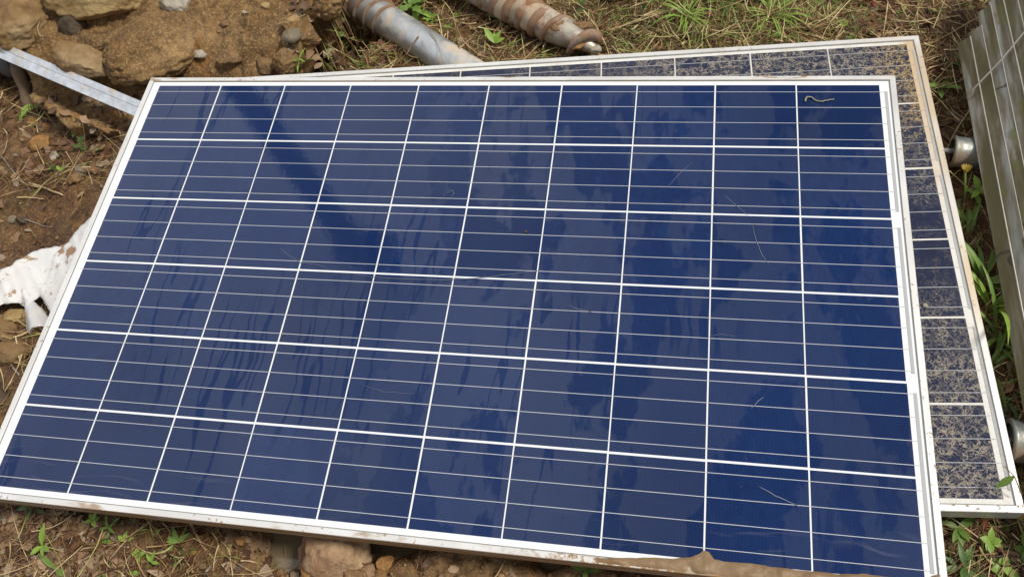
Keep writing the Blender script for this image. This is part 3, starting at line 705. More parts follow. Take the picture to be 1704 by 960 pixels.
# second, muddy screw with many turns
A = Vector(at(993, 84, -.095)); B = Vector(at(790, -22, -.095)); B = B + (B - A) * .3
root = empty('ground_screw', tuple(A), 'mud-caked ground screw with spiral bands and broken tip, right of the two', 'ground screw', 'ground screws lying behind the panels')
a, b = Vector((0, 0, 0)), B - A
prof = [(0, .005), (.02, .012), (.10, .023), (.18, .030), (.25, .034), (.32, .037)] + [(q, .038) for q in np.linspace(.36, 1, 20)]
V, Fc = lathe_between(a, b, prof, 44, .22, 3); mesh('tube', V, Fc, g_muddy, root)
V, Fc = helix_blade(a, b, .034, .0425, .30, 1.0, 8.5, .015, 44, 1, 4); mesh('helical_blade', V, Fc, rust_m, root)
V, Fc = helix_blade(a, b, .018, .040, .02, .32, 1.8, .012, 30, 1, 7); mesh('tip_blade', V, Fc, rust_m, root)

for i, (q, o_, r_, mt) in enumerate([(.01, (0, -.004, .004), (.017, .011, .010), rk_pale), (.03, (-.012, .012, .006), (.018, .012, .010), rk_orange), (.05, (.012, .02, .012), (.020, .014, .012), clay_m), (.09, (-.01, -.018, .012), (.022, .016, .012), rk_orange),
        (.14, (.02, .02, .016), (.026, .016, .013), clay_m), (.19, (-.01, .016, .026), (.022, .018, .010), rk_pale), (.24, (.012, -.012, .024), (.026, .018, .010), clay_m)]):
    ob = link('mud_clod', rock_mesh(r_, 90 + i, 4, 10, .6, .12), root, mt); ob.location = (B - A) * q + Vector(o_)

# rail crossing to the upper left, passes under the corner of the upper panel
def channel(a, b, w_, h_, th, mat, name, parent=None, roll=0, groove=True, open_up=False):
    """lipped channel (open at the bottom) swept from a to b"""
    a, b = Vector(a), Vector(b); t = (b - a).normalized(); u = t.cross(Vector((0, 0, 1))).normalized(); up_ = u.cross(t)
    q = Matrix.Rotation(roll, 3, t); u = q @ u; up_ = q @ up_
    hw = w_ / 2; lip = w_ * .22; gr = .0022 if groove else 0
    O = [(-hw + lip, -h_), (-hw, -h_), (-hw, -.0012), (-hw + .0012, 0), (-hw * .2, 0), (-hw * .14, -gr), (hw * .14, -gr), (hw * .2, 0), (hw - .0012, 0), (hw, -.0012), (hw, -h_), (hw - lip, -h_)]
    I = [(hw - lip, -h_ + th), (hw - th, -h_ + th), (hw - th, -th), (hw * .2, -th), (hw * .14, -th - gr), (-hw * .14, -th - gr), (-hw * .2, -th), (-hw + th, -th), (-hw + th, -h_ + th), (-hw + lip, -h_ + th)]
    prof = O + I; n = len(prof); V = []; k = 2
    for e in (a, b): V += [e + u * x + up_ * z for x, z in prof]
    Fc = [(j, (j + 1) % n, n + (j + 1) % n, n + j) for j in range(n)]
    # end caps as thin wall strips
    pr = [(0, 21), (1, 20), (2, 19)]
    Fc += [(0, 1, 20, 21), (1, 2, 3, 19, 20), (3, 4, 18, 19), (4, 5, 17, 18), (5, 6, 16, 17), (6, 7, 15, 16), (7, 8, 9, 14, 15), (9, 10, 13, 14), (10, 11, 12, 13)]
    Fc += [tuple(reversed([i + n for i in f])) for f in Fc[n:]]
    return V, Fc
RR = rad(-24); a = Vector(at(252, 191, -.043)); b = Vector(at(-60, 58, -.020)); a = a + (a - b) * .45
V, Fc = channel(a, b, .040, .020, .0025, g_rail, 'x', groove=True, roll=RR)
ob = mesh('mounting_rail', V, Fc, g_rail, None, False); tag(ob, 'bright aluminium mounting rail poking out from under the panel corner', 'rail')

# stack of weathered rails on the right
LN = [(1602, 64), (1611, 44), (1619, 18), (1628, -6), (1634, -30), (1640, -50), (1650, -60), (1660, -70), (1668, -80)]
d_ = (Vector(at(1690, 560, -.04)) - Vector(at(1600, 70, -.04))); d_.z = 0; d_.normalize()
side = Vector((-d_.y, d_.x, 0)); side = side if side.x > 0 else -side
base = Vector(at(1607, 66, -.052)) + side * .016
chans = [(.0172 * k, .0182 * k) for k in range(9)] + [(.17, .150), (.196, .150), (.222, .144)]
desc = ['lowest and nearest rail of the weathered stack beside the panels', 'second rail from the bottom of the weathered stack', 'third rail up in the weathered stack',
        'fourth rail up in the weathered stack', 'fifth rail up, with long whitish patches', 'sixth rail up in the weathered stack',
        'seventh rail up in the weathered stack', 'eighth rail up in the weathered stack near the picture edge', 'ninth rail up, the highest on the slope of the weathered stack', 'first rail on the flat top of the weathered stack', 'middle rail on the flat top of the weathered stack', 'last rail on the flat top, on the far side of the stack']
ends = [0, .012, .05, .06, .10, .11, .14, .15, .17, .19, .15, .18]
for i, ((dx, dz), lb) in enumerate(zip(chans, desc)):
    p = base + side * dx + Vector((0, 0, dz)) - d_ * ends[i]; e = p + d_ * 2.9
    e += side * (.006 * math.sin(i * 2.3)); 
    root = empty('steel_rail', tuple(p), lb, 'rail', 'weathered steel rails stacked beside the panels')
    V, Fc = channel(Vector((0, 0, 0)), e - p, .0275, .028, .0016, g_stack, 'x', roll=rad(-40 if i < 9 else -8), groove=True)
    mesh('channel', V, Fc, g_stack, root, False)
    n1 = (e - p).normalized(); 
    # folded lip whose bare cut edge catches the light
    u = n1.cross(Vector((0, 0, 1))).normalized(); uu = u.cross(n1); q = Matrix.Rotation(rad(-40 if i < 9 else -8), 3, n1); u2, u3 = q @ u, q @ uu
    s_ = 1 if (u2.x > 0) else -1
    mbb = MB(); o1 = -u2 * s_ * .0132 + u3 * .0004
    V2, F2 = tube([o1, o1 + (e - p)], .0010 if i % 3 else .0013, 6); mbb.add(V2, F2); mbb.build('edge_lip', g_edge, root)
# strap round the stack
ps = [base + d_ * (.16 - .15 * q) + side * x + Vector((0, 0, z + .008)) for q, x, z in ((0, -.022, -.03), (.1, -.024, .004), (.35, .02, .048), (.6, .055, .085), (.8, .09, .118), (1, .13, .155), (1.2, .17, .17))]
V, Fc = tube(ps, .0028, 6, flat=.5); ob = mesh('strap', V, Fc, simple('strap', (.42, .40, .36), .6)); tag(ob, 'thin grey tie strap slanting over the rail stack', 'strap')

# pipe ends the rails rest on
def stub(u0, v0, u1, v1, z, r, label):
    a = Vector(at(u0, v0, z)); b = Vector(at(u1, v1, z)); d3 = (b - a).normalized(); b = a + d3 * .42
    root = empty('support_pipe', tuple(a), label, 'pipe', 'steel pipes under the rail stack'); Lg = .42
    k = .022 / Lg
    pr = [(0, r * .80), (0, r * .98), (.004, r * 1.03), (.012 , r * 1.03), (.018, r * .97), (k * 2.2, r * .97), (k * 2.3, r), (1, r)]
    V, Fc = lathe_between((0, 0, 0), b - a, pr); Fc = Fc[:-2] + [Fc[-1]]; mesh('tube', V, Fc, g_cap, root)
    V, Fc = lathe_between(-d3 * .0, d3 * .02, [(.0, r * .80), (.8, r * .8)]); V = [Vector(v) + d3 * .004 for v in V]; mesh('hollow_shade', V, Fc, simple('hollow_shade_black', (.03, .03, .03), .6), root)  # black disc in the pipe mouth, painted shade of the hollow
    V, Fc = tube([-d3 * .035, d3 * .02], .006, 10); mesh('bolt', V, Fc, g_edge, root)
stub(1583, 252, 1640, 257, -.098, .031, 'galvanised pipe end with bolt under the rails, the upper one')
stub(1676, 732, 1730, 738, -.095, .036, 'galvanised pipe under the rails at the right edge, the lower one')

# dark plastic pipe at the left edge
a = Vector(at(27, 92, -.088)); b = Vector(at(-170, 136, -.09))
root = empty('drain_pipe', tuple(a), 'dark grey plastic pipe at the left edge beneath the bright rail', 'pipe')
dk = simple('dark_plastic', (.035, .042, .045), .35)
V, Fc = lathe_between((0, 0, 0), b - a, [(0, .040), (0, .050), (.05, .051), (.1, .050), (.105, .046), (1, .046)]); mesh('tube', V, Fc, dk, root)
V, Fc = lathe_between((0, 0, 0), b - a, [(.0, .052), (.03, .053), (.10, .053), (.11, .050)]); mesh('collar', V, Fc, simple('grey_plastic', (.11, .12, .125), .4), root)
# wooden stub
a = on(44, 182) + Vector((0, 0, -.02)); b = Vector(at(29, 104, -.065))
pts = [a.lerp(b, k / 6) + Vector((.003 * math.sin(k), .003 * math.cos(k * 2), 0)) for k in range(7)]
V, Fc = tube(pts, [.020, .018, .017, .016, .017, .018, .019], 14); ob = mesh('wooden_stake', V, Fc, simple('weathered_wood', (.17, .115, .07), .8, bump=.003)); tag(ob, 'short weathered wooden stake under the bright rail', 'stake')

# ------------------------------------------------------------------ sack and torn plastic
def cloth(name, outline, mat, zf, wr=.004, seed=0, step=.006, z0=0):
    A = np.array(outline); x0, y0 = A.min(0); x1, y1 = A.max(0); xs, ys = np.meshgrid(np.arange(x0, x1 + step, step), np.arange(y0, y1 + step, step))
    from mathutils.geometry import delaunay_2d_cdt
    P = []
    for i in range(len(A)):
        a, b = A[i], A[(i + 1) % len(A)]; k = max(1, int(np.linalg.norm(b - a) / step))
        for j in range(k):
            p = a + (b - a) * j / k; P.append(Vector((p[0] + .004 * mn.noise(Vector((p[0] * 70, p[1] * 70, seed))), p[1] + .004 * mn.noise(Vector((p[0] * 70, p[1] * 70, seed + 5))))))
    s_, _, _ = sdf(xs, ys, A); pts = P + [Vector((x, y)) for x, y in zip(xs[s_ < -step * .6], ys[s_ < -step * .6])]
    r = delaunay_2d_cdt(pts, [], [list(range(len(P)))], 1, 1e-5); W = np.array([tuple(p) for p in r[0]])
    z = zf(W[:, 0], W[:, 1]) + wr * fbm(W[:, 0], W[:, 1], f=14, o=4, s=seed, g=.55) + wr * .6 * np.abs(fbm(W[:, 0] + W[:, 1], W[:, 1] * .3, f=30, o=2, s=seed + 3))
    ob = mesh(name, [(x, y, q) for (x, y), q in zip(W, z)], [tuple(f) for f in r[2]], mat)
    md = ob.modifiers.new('thickness', 'SOLIDIFY'); md.thickness = .0012; return ob
sm = N('woven_sack'); t1 = sm.mapr(sm.noise(16, 5, .65), .56, .60); t2 = sm.mapr(sm.noise(110, 3, .6), .64, .68)
t2 = sm.math('MULTIPLY', t2, sm.mapr(sm.noise(8, 2), .45, .55)); wvx = sm.math('SINE', sm.math('MULTIPLY', sm.sep()[0], 1800)); wvy = sm.math('SINE', sm.math('MULTIPLY', sm.sep()[1], 1800))
c = sm.mix(t1, (.66, .66, .66), (.30, .18, .10)); c = sm.mix(sm.math('MULTIPLY', t2, .7), c, (.16, .14, .13)); c = sm.mix(sm.mapr(sm.noise(5, 3), .5, .7, 0, .25), c, (.66, .58, .50))
sm.set(col=c, rough=.6, normal=sm.bump(sm.math('ADD', wvx, wvy), .25, .0005)); sm = sm.m
zs = lambda x, y: np.where(x > -.99, -.06 - .085 * ss(-.75, -1.02, x), -.145) + .010
ol = [at(u, v, -.10 if u < 60 else -.07)[:2] for u, v in [(-220, 520), (-120, 478), (0, 430), (42, 404), (84, 384), (110, 358), (132, 346), (160, 325), (190, 290), (235, 330), (190, 440), (120, 545), (88, 530), (60, 500), (50, 481), (24, 499), (14, 492), (-10, 495), (-120, 540)]]
ob = cloth('sack', ol, sm, zs, .0035, 3); tag(ob, 'flattened white woven sack with mud stains under the left frame', 'sack')
pm = N('clear_plastic'); pm.set(col=(.75, .75, .77), rough=.25, alpha=.5, normal=pm.bump(pm.noise(40, 3), .5, .004)); pm = pm.m
ol = [at(u, v, -.12)[:2] for u, v in [(35, 492), (52, 487), (62, 505), (80, 527), (100, 540), (70, 548), (52, 556), (44, 551), (37, 541), (46, 528), (52, 510)]]
ob = cloth('plastic_scrap', ol, pm, lambda x, y: -.12 + .02 * np.sin(x * 60 + y * 40), .006, 12, .004); tag(ob, 'crumpled scrap of milky plastic below the white sack', 'plastic scrap')

# ------------------------------------------------------------------ dark mast seen mirrored in the glass
def mir(u, v, s):
    d3 = ray(u, v); k = -CP[2] / d3[2]; p = CP + d3 * k; d3 = d3 / np.linalg.norm(d3); return Vector(p + np.array([d3[0], d3[1], -d3[2]]) * s)
a = mir(600, 425, 4.2); b = mir(385, 128, 4.6); dv = (b - a).normalized()
foot = b + dv * ((b.z + .2) / -dv.z if dv.z < 0 else 0)
root = empty('leaning_mast', tuple(foot), 'dark leaning mast beyond the panels, mirrored as a dark band in the glass', 'mast')
dm = simple('dark_tarred_wood', (.02, .02, .02), .8)
pts = [foot.lerp(a, q) - foot for q in np.linspace(0, 1, 8)]
V, Fc = tube(pts, [.13, .125, .12, .115, .11, .105, .10, .095], 20); mesh('pole', V, Fc, dm, root)
c = a - foot; dx = Vector((1, .2, 0)).normalized(); V, Fc = tube([c - dx * .1 + dv * .10, c + dx * .16 + dv * .0, c + dx * .24 - dv * .02], [.11, .16, .12], 16); mesh('head', V, Fc, dm, root)

# ------------------------------------------------------------------ loose litter
def in_panels(x, y):
    a = (np.abs(x) < .81) & (np.abs(y) < .485)
    c, s = math.cos(.0715), math.sin(.0715); X_ = (x - .8667) * c + (y - .6229) * s; Y_ = -(x - .8667) * s + (y - .6229) * c
    return a | ((X_ > -1.61) & (X_ < .02) & (Y_ > -.965) & (Y_ < .012))

def pix_to_ground(U):
    """vectorised: pixels -> soil/bank surface"""
    U = np.asarray(U, float); D = np.stack([(U[:, 0] - CX) / F, (U[:, 1] - CY) / F, np.ones(len(U))], 1) @ RM
    z = np.full(len(U), -.12)
    for _ in range(10):
        s = (z - CP[2]) / D[:, 2]; P = CP + D * s[:, None]; sd_ = sdf(P[:, 0], P[:, 1])[0]
        z = .5 * z + .5 * np.where(sd_ < -.004, HM(P[:, 0], P[:, 1]), H(P[:, 0], P[:, 1]))
    s = (z - CP[2]) / D[:, 2]; P = CP + D * s[:, None]; return P, sd_

def scatter(n, box):
    U = rng.uniform((box[0], box[1]), (box[2], box[3]), (n, 2)); P, sd_ = pix_to_ground(U); k = ~in_panels(P[:, 0], P[:, 1]); return P[k], sd_[k], U[k]

def strands(name, P, Lr, wr, lift, mat, label, seg=5, droop=.0, upright=0., dirs=None, curl=1.2):
    n = len(P); th = rng.uniform(0, 2 * math.pi, n) if dirs is None else dirs
    Ln = rng.uniform(*Lr, n) * rng.uniform(.4, 1, n); wd = rng.uniform(*wr, n); cv = rng.normal(0, curl, n)
    el = rng.uniform(0, upright, n) if upright else rng.normal(0, .10, n)
    V = np.zeros((n, seg + 1, 2, 3)); pos = P.copy(); pos[:, 2] += rng.uniform(*lift, n)
    if not upright: pos[:, :2] -= np.stack([np.cos(th), np.sin(th)], 1) * Ln[:, None] * .5
    for i in range(seg + 1):
        t = i / seg; a = th + cv * t; e = el - droop * t * el
        w_ = wd * (1 - t ** 2 * .85) * .5
        sv = np.stack([-np.sin(a), np.cos(a), rng.normal(0, .5, n)], 1)
        V[:, i, 0] = pos + sv * w_[:, None]; V[:, i, 1] = pos - sv * w_[:, None]
        pos = pos + np.stack([np.cos(a) * np.cos(e), np.sin(a) * np.cos(e), np.sin(e)], 1) * (Ln / seg)[:, None]
        if not upright:
            g_ = H(pos[:, 0], pos[:, 1]); sdd = sdf(pos[:, 0], pos[:, 1])[0]; g_ = np.where(sdd < 0, HM(pos[:, 0], pos[:, 1]), g_)
            pos[:, 2] = np.maximum(pos[:, 2], g_ + .001) * .6 + .4 * np.clip(pos[:, 2], g_ + .001, g_ + .016)
    V[:, :, :, 2] = np.where(in_panels(V[..., 0], V[..., 1]), np.minimum(V[..., 2], -.085), V[..., 2])
    k = (seg + 1) * 2; base_ = (np.arange(n) * k)[:, None, None]; q = np.arange(seg)[None, :, None] * 2 + np.array([0, 1, 3, 2])[None, None]
    ob = fastmesh(name, V.reshape(-1, 3), (base_ + q).reshape(-1, 4), mat); return tag(ob, label, None, kind='stuff')

def pick(P, sd_, U, prob): k = (rng.random(len(P)) < prob(P, sd_, U)) & (sdf(P[:, 0], P[:, 1], SACK)[0] > .012); return P[k]
def dens_dry(P, s, U):
    u, v = U[:, 0], U[:, 1]; d_ = np.where(s < .02, .02, .55); cl = .5 + .5 * vn(P[:, 0] * 9, P[:, 1] * 9, s=55)
    d_ = np.where((s >= 0) & (v < 130) & (u > 520) & (u < 1400) & (s > .05), 1.0, d_)
    d_ = np.where((v < 330) & (u < 240) & (s >= 0), .7, d_); d_ = np.where((v > 315) & (v < 420) & (u < 240), .13, d_)
    d_ = np.where((v > 800) & (u > 400) & (u < 1250), .06, d_); d_ = np.where((v > 800) & (u <= 400), .30, d_); d_ = np.where((u > 1480) & (v < 200), .8, d_)
    return d_ * (.35 + .9 * cl)
boxes = [(-260, -160, 700, 60, 3200), (470, -160, 1750, 140, 17000), (-260, 60, 260, 420, 3600), (-260, 420, 180, 830, 2200), (-150, 820, 480, 1120, 4200), (400, 880, 1560, 1120, 2600), (1500, 60, 1800, 900, 4200), (1560, 820, 1850, 1120, 2200)]
SACK = np.array([at(u, v, -.125)[:2] for u, v in [(-240, 540), (-120, 470), (0, 425), (42, 398), (84, 378), (110, 352), (132, 340), (160, 318), (190, 290), (235, 330), (190, 440), (120, 560), (88, 540), (50, 490), (-10, 502), (-120, 560)]])
PP = [scatter(b[4], b[:4]) for b in boxes]; P = np.concatenate([p[0] for p in PP]); S = np.concatenate([p[1] for p in PP]); U = np.concatenate([p[2] for p in PP])
strands('dry_grass', pick(P, S, U, dens_dry), (.03, .16), (.0008, .0023), (.001, .022), straw_m, 'tangled dry grass stems strewn over the soil')

strands('straw_stems', pick(P, S, U, lambda P, s, U: dens_dry(P, s, U) * .17), (.05, .24), (.0010, .0026), (.006, .030), straw_hi, 'long bleached straw stems lying on the dark litter', seg=6, curl=.8)

def leaves(name, P, size, mat, label, aspect=(.35, .8), kind='stuff'):
    n = len(P); L_ = rng.uniform(*size, n); W_ = L_ * rng.uniform(*aspect, n); th = rng.uniform(0, 6.28, n); cu = rng.normal(0, .5, n); tx, ty = rng.normal(0, .35, n), rng.normal(0, .35, n)
    prof = [(-.5, .04), (-.25, .42), (.05, .5), (.32, .3), (.5, .03)]; V = np.zeros((n, 15, 3))
    for i, (a, b) in enumerate(prof):
        for j, s in enumerate((-1, 0, 1)):
            lx = a * L_; ly = b * s * W_ * (1 + .25 * rng.normal(0, 1, n) * (s != 0)); lz = cu * L_ * (a * a) + .25 * abs(s) * b * W_ * np.sign(cu)
            x = lx * np.cos(th) - ly * np.sin(th); y = lx * np.sin(th) + ly * np.cos(th); V[:, i * 3 + j] = P + np.stack([x, y, lz + x * tx + y * ty + .004], 1)
    V[..., 2] = np.where(in_panels(V[..., 0], V[..., 1]), np.minimum(V[..., 2], -.085), V[..., 2])
    q = np.array([[i * 3 + j, i * 3 + j + 1, i * 3 + j + 4, i * 3 + j + 3] for i in range(4) for j in range(2)]); Q = (np.arange(n) * 15)[:, None, None] + q[None]
    return tag(fastmesh(name, V.reshape(-1, 3), Q.reshape(-1, 4), mat), label, None, kind=kind)
def dens_leaf(P, s, U):
    u, v = U[:, 0], U[:, 1]; d_ = np.where(s < 0, 0, .06); d_ = np.where((u < 210) & (v > 820), .55, d_); d_ = np.where((u < 250) & (v > 160) & (v < 300), .2, d_)
    d_ = np.where((u > 1450) & (v < 220), .14, d_); d_ = np.where((v < 130) & (u > 480) & (u < 1450), .10, d_); return d_
leaves('leaf_litter_green', pick(P, S, U, lambda P, s, U: np.where((s > .03) & ~((U[:, 1] > 290) & (U[:, 1] < 440)) & (vn(P[:, 0] * 4, P[:, 1] * 4, s=88) > .05), .09, .0) * ((U[:, 1] < 140) | (U[:, 0] > 1500) | ((U[:, 1] > 820) & (U[:, 0] < 330)) | (U[:, 0] < 200))), (.008, .024), leaf_green, 'small green leaves of creeping ground cover', (.3, .7))
leaves('dead_leaves', pick(P, S, U, dens_leaf), (.012, .040), deadleaf_m, 'brown dead leaves lying over the soil')
def dens_green(P, s, U):
    u, v = U[:, 0], U[:, 1]; d_ = np.zeros(len(u)) + .012; d_ = np.where(s < 0.01, 0, d_)
    cl = vn(P[:, 0] * 5, P[:, 1] * 5, s=66)
    d_ = np.where((v < 120) & (u > 1020) & (u < 1440), .25 + .6 * (cl > -.1), d_); d_ = np.where((v < 130) & (u > 540) & (u <= 1020), .12 + .35 * (cl > .0), d_)
    d_ = np.where((u > 1560) & (v > 330) & (v < 700), .22, d_); d_ = np.where((u > 1560) & (v > 840), .14, d_); return d_
Pg = pick(P, S, U, dens_green)
strands('green_grass', Pg, (.025, .075), (.0012, .0024), (-.002, .002), grass_m, 'fine green grass blades among the dry stems', upright=1.0, droop=.8)

# crumbs of soil and small gravel
ico = bmesh.new(); bmesh.ops.create_icosphere(ico, subdivisions=2, radius=1); iv = np.array([v.co[:] for v in ico.verts]); iff = np.array([[v.index for v in f.verts] for f in ico.faces]); ico.free()
def crumbs(name, P, size, mat, label):
    n = len(P); r = size[0] * (size[1] / size[0]) ** (rng.random(n) ** 2.2); sc3 = rng.uniform(.6, 1.2, (n, 1, 3)) * r[:, None, None]
    V = iv[None] * (1 + .22 * vn(iv[None, :, 0] * 1.7 + np.arange(n)[:, None] * 7.3, iv[None, :, 1] * 1.7, np.broadcast_to(iv[None, :, 2] * 1.7, (n, len(iv))), s=5))[..., None] * sc3 + P[:, None]
    Q = (np.arange(n) * len(iv))[:, None, None] + iff[None]; return tag(fastmesh(name, V.reshape(-1, 3), Q.reshape(-1, 3), mat), label, None, kind='stuff')
def dens_cr(P, s, U): 
    u, v = U[:, 0], U[:, 1]; return np.where((v > 860) & (u > 300) & (u < 1250), .45, np.where(s < 0, .10, .09))
pc = pick(P, S, U, dens_cr); crumbs('soil_crumbs', pc, (.0018, .0085), clay_m, 'crumbs of brown clay scattered over the soil')
pc = pick(P, S, U, lambda P, s, U: np.full(len(P), .02)); crumbs('gravel', pc, (.002, .007), pebble_m, 'small mixed gravel scattered over the soil')

# ------------------------------------------------------------------ plants one can single out
def leafblade(base, d3, L_, W_, bend=.4, lobes=0, n=7, fold=.25):
    d3 = Vector(d3).normalized(); sd3 = d3.cross(Vector((0, 0, 1))).normalized(); V, Fc = [], []; p = Vector(base)
    for i in range(n):
        t = i / (n - 1); w_ = W_ * (math.sin(math.pi * min(t * 1.05 + .02, 1)) ** .8) * .5 + .0003
        if lobes: w_ *= .55 + .45 * abs(math.sin(t * math.pi * lobes))
        V += [p + sd3 * w_ + Vector((0, 0, fold * w_)), p, p - sd3 * w_ + Vector((0, 0, fold * w_))]
        dd = (d3 + Vector((0, 0, -bend * t))).normalized(); p = p + dd * (L_ / (n - 1))
    for i in range(n - 1):
        for j in (0, 1): Fc.append((i * 3 + j, i * 3 + j + 1, i * 3 + j + 4, i * 3 + j + 3))
    return V, Fc

def plant(u, v, label, nl=6, L_=.03, W_=.010, h=.03, mat=None, lobes=0, spread=.6, seed=0, cat='weed', name='weed', pairs=False, lean=(0, 0), dirs=None, group=None, stemr=.0009, bend=.5):
    rg = random.Random(seed); p = on(u, v); root = empty(name, tuple(p), label, cat, group); L_ *= 1.22; W_ *= 1.12
    tip = Vector((lean[0], lean[1], h)); pts = [Vector((0, 0, -.006)), tip * .5 + Vector((rg.uniform(-.003, .003), rg.uniform(-.003, .003), 0)), tip]
    V, Fc = tube(pts, [stemr * 1.4, stemr, stemr * .7], 6); mesh('stem', V, Fc, stem_m, root)
    mb = MB()
    for i in range(nl):
        t = 1 if dirs else (.35 + .65 * i / max(1, nl - 1)); a = dirs[i % len(dirs)] if dirs else i * 2.4 + rg.uniform(-.3, .3); b = pts[0].lerp(tip, t)
        l = L_ * rg.uniform(.55, 1.15); e = rg.uniform(.1, .7)
        mb.add(*leafblade(b, (math.cos(a), math.sin(a), e), l, W_ * rg.uniform(.8, 1.15), bend, lobes))
    mb.build('foliage', mat or leaf_green, root, True); return root

# bamboo-like seedlings in front
plant(82, 912, 'light green seedling with long pointed leaves, left of the others in front', 5, .034, .0085, .022, leaf_bright, seed=1, dirs=[1.75, -.3, -2.3, -.75], bend=.15)
plant(100, 948, 'small seedling with one broad pointed leaf near the bottom left', 2, .036, .010, .012, leaf_green, seed=2, dirs=[-.45, 2.6], bend=.15)
plant(163, 868, 'pale green seedling right beside the panel edge at the front left', 5, .017, .007, .015, leaf_bright, seed=3, dirs=[2.4, .5, -1, 1.3, 3.5])
plant(188, 880, 'bushy yellowish green weed under the front frame', 7, .024, .005, .02, leaf_green, seed=4)
plant(60, 848, 'drooping olive weed under the left end of the front frame', 5, .025, .006, .02, leaf_dark, seed=41)
plant(212, 902, 'tiny two-leaved seedling in front of the panel', 3, .014, .007, .010, leaf_bright, seed=5, dirs=[2.6, .5, 1.5])
plant(262, 894, 'small forked seedling with two upright leaves', 2, .016, .006, .012, leaf_green, seed=6, dirs=[2.3, .9])
plant(303, 905, 'seedling with four spread narrow leaves, centre of the front patch', 4, .030, .0075, .016, leaf_green, seed=7, dirs=[2.2, .75, 3.25, 2.9], bend=.1)
plant(296, 936, 'seedling with a single hanging leaf below the spread one', 1, .018, .006, .012, leaf_green, seed=8, dirs=[1.6])
plant(258, 937, 'upright seedling with a leaf pair near the bottom edge', 3, .024, .007, .014, leaf_bright, seed=9, dirs=[2.2, 1.2, -.1], bend=.1)
plant(235, 925, 'pale seedling with rounded leaves left of the leaf pair', 4, .014, .009, .010, leaf_bright, seed=10, dirs=[3, .3, 2.2, -.8])
plant(222, 956, 'low seedling with one rounded leaf at the bottom edge', 2, .014, .010, .006, leaf_bright, seed=11, dirs=[.2, 2.5])
plant(316, 921, 'yellowish fallen-over leaf sprig on bare soil', 1, .018, .008, .004, leaf_yellow, seed=12, dirs=[.2], bend=.05)
plant(975, 950, 'dark green weed sprouting under the muddy front edge', 5, .02, .008, .018, leaf_green, seed=13)
# left side
for k in range(1):
    p = on(33, 196); root = empty('fern', tuple(p), 'small bright green fern frond beside the wooden stake', 'fern'); mb = MB(); st = [Vector((0, 0, 0)), Vector((.012, .010, .012)), Vector((.028, .018, .018)), Vector((.046, .026, .016)), Vector((.060, .036, .010))]
    V, Fc = tube(st, [.001, .001, .0009, .0007, .0004], 5); mesh('stem', V, Fc, stem_m, root)
    for i in range(13):
        t = i / 12 * 3.9; j = int(t); q = st[j].lerp(st[min(j + 1, 4)], t - j); l = .017 * (1 - abs(i - 4) / 14)
        mb.add(*leafblade(q, (-.35, .95, .1), l, .005, .3)); mb.add(*leafblade(q, (.6, -.8, .1), l, .005, .3))
    mb.build('foliage', leaf_bright, root, True)
plant(132, 229, 'round-leaved bright seedling beside the panel frame on the left', 3, .012, .011, .016, leaf_bright, seed=20, dirs=[.3, 2.5, 4.4])
plant(140, 248, 'grey green broad-leaved weed under the round-leaved seedling', 3, .026, .016, .010, leaf_dark, seed=21, dirs=[-.6, 1.8, 3.2])
plant(106, 290, 'yellow green curled leaf sprig among stems left of the frame', 3, .020, .006, .012, leaf_bright, seed=22, dirs=[1.1, .7, 2.4])
plant(88, 283, 'dull grey green moss-like weed beside the ochre stone', 9, .012, .007, .008, leaf_dark, seed=23)
plant(165, 255, 'small lime seedling close to the left frame', 2, .011, .006, .01, leaf_bright, seed=24, dirs=[.5, 2.4])
# behind, between the screws
plant(690, 22, 'large lobed-leaf weed behind the clean ground screw', 9, .048, .022, .030, leaf_green, 3, seed=30)
plant(712, -2, 'tall broad-leaved weed at the top edge behind the clean screw', 9, .045, .022, .05, leaf_green, 3, seed=31)
plant(718, 36, 'bright lime rosette weed right of the lobed-leaf weed', 10, .020, .010, .014, leaf_bright, 2, seed=32)
plant(762, 30, 'pair of small round leaves left of the muddy screw', 2, .011, .009, .008, leaf_bright, seed=33, dirs=[2.6, .2])
plant(825, 83, 'upright green weed with pointed leaves between the screws', 5, .036, .012, .022, leaf_bright, seed=34, dirs=[2.3, 1.0, 1.7, .4], bend=.2)
plant(850, 88, 'thin grassy green weed behind the panel between the screws', 9, .032, .0028, .02, leaf_green, seed=35)
plant(814, 28, 'yellow green leaf leaning on the muddy screw', 3, .040, .016, .012, leaf_green, seed=36, dirs=[-.9, -.4, 2.4])
plant(500, 108, 'green grassy weed in the hollow below the clay bank', 6, .035, .004, .02, leaf_bright, seed=37)
plant(552, 92, 'small yellow green weed left of the clean screw', 6, .018, .007, .014, leaf_bright, seed=38)
plant(610, 100, 'mossy green weed in the shade of the clean screw', 7, .014, .006, .012, leaf_green, seed=39)
plant(968, 18, 'curled olive leaf weed right of the muddy screw', 4, .030, .014, .014, leaf_dark, 2, seed=40)
plant(1330, 42, 'round green leaf on the grass behind the muddy panel', 2, .024, .018, .012, leaf_green, seed=42, dirs=[2.6, .4], bend=.1)
plant(1362, 16, 'small fern-like yellow green weed near the top edge', 7, .022, .006, .014, leaf_bright, seed=43)
plant(1402, 46, 'pale green three-leaved weed on the bare patch', 4, .015, .011, .012, leaf_bright, seed=44, dirs=[2.6, -.4, .8, -1.9])
plant(1424, 50, 'grey green small weed right of the three-leaved one', 3, .012, .009, .010, leaf_green, seed=45)
plant(1452, 8, 'reddish weed at the top right edge', 5, .02, .008, .014, leaf_red, seed=46)
plant(1500, 30, 'small green sprig at the top right', 5, .02, .004, .016, leaf_green, seed=47)
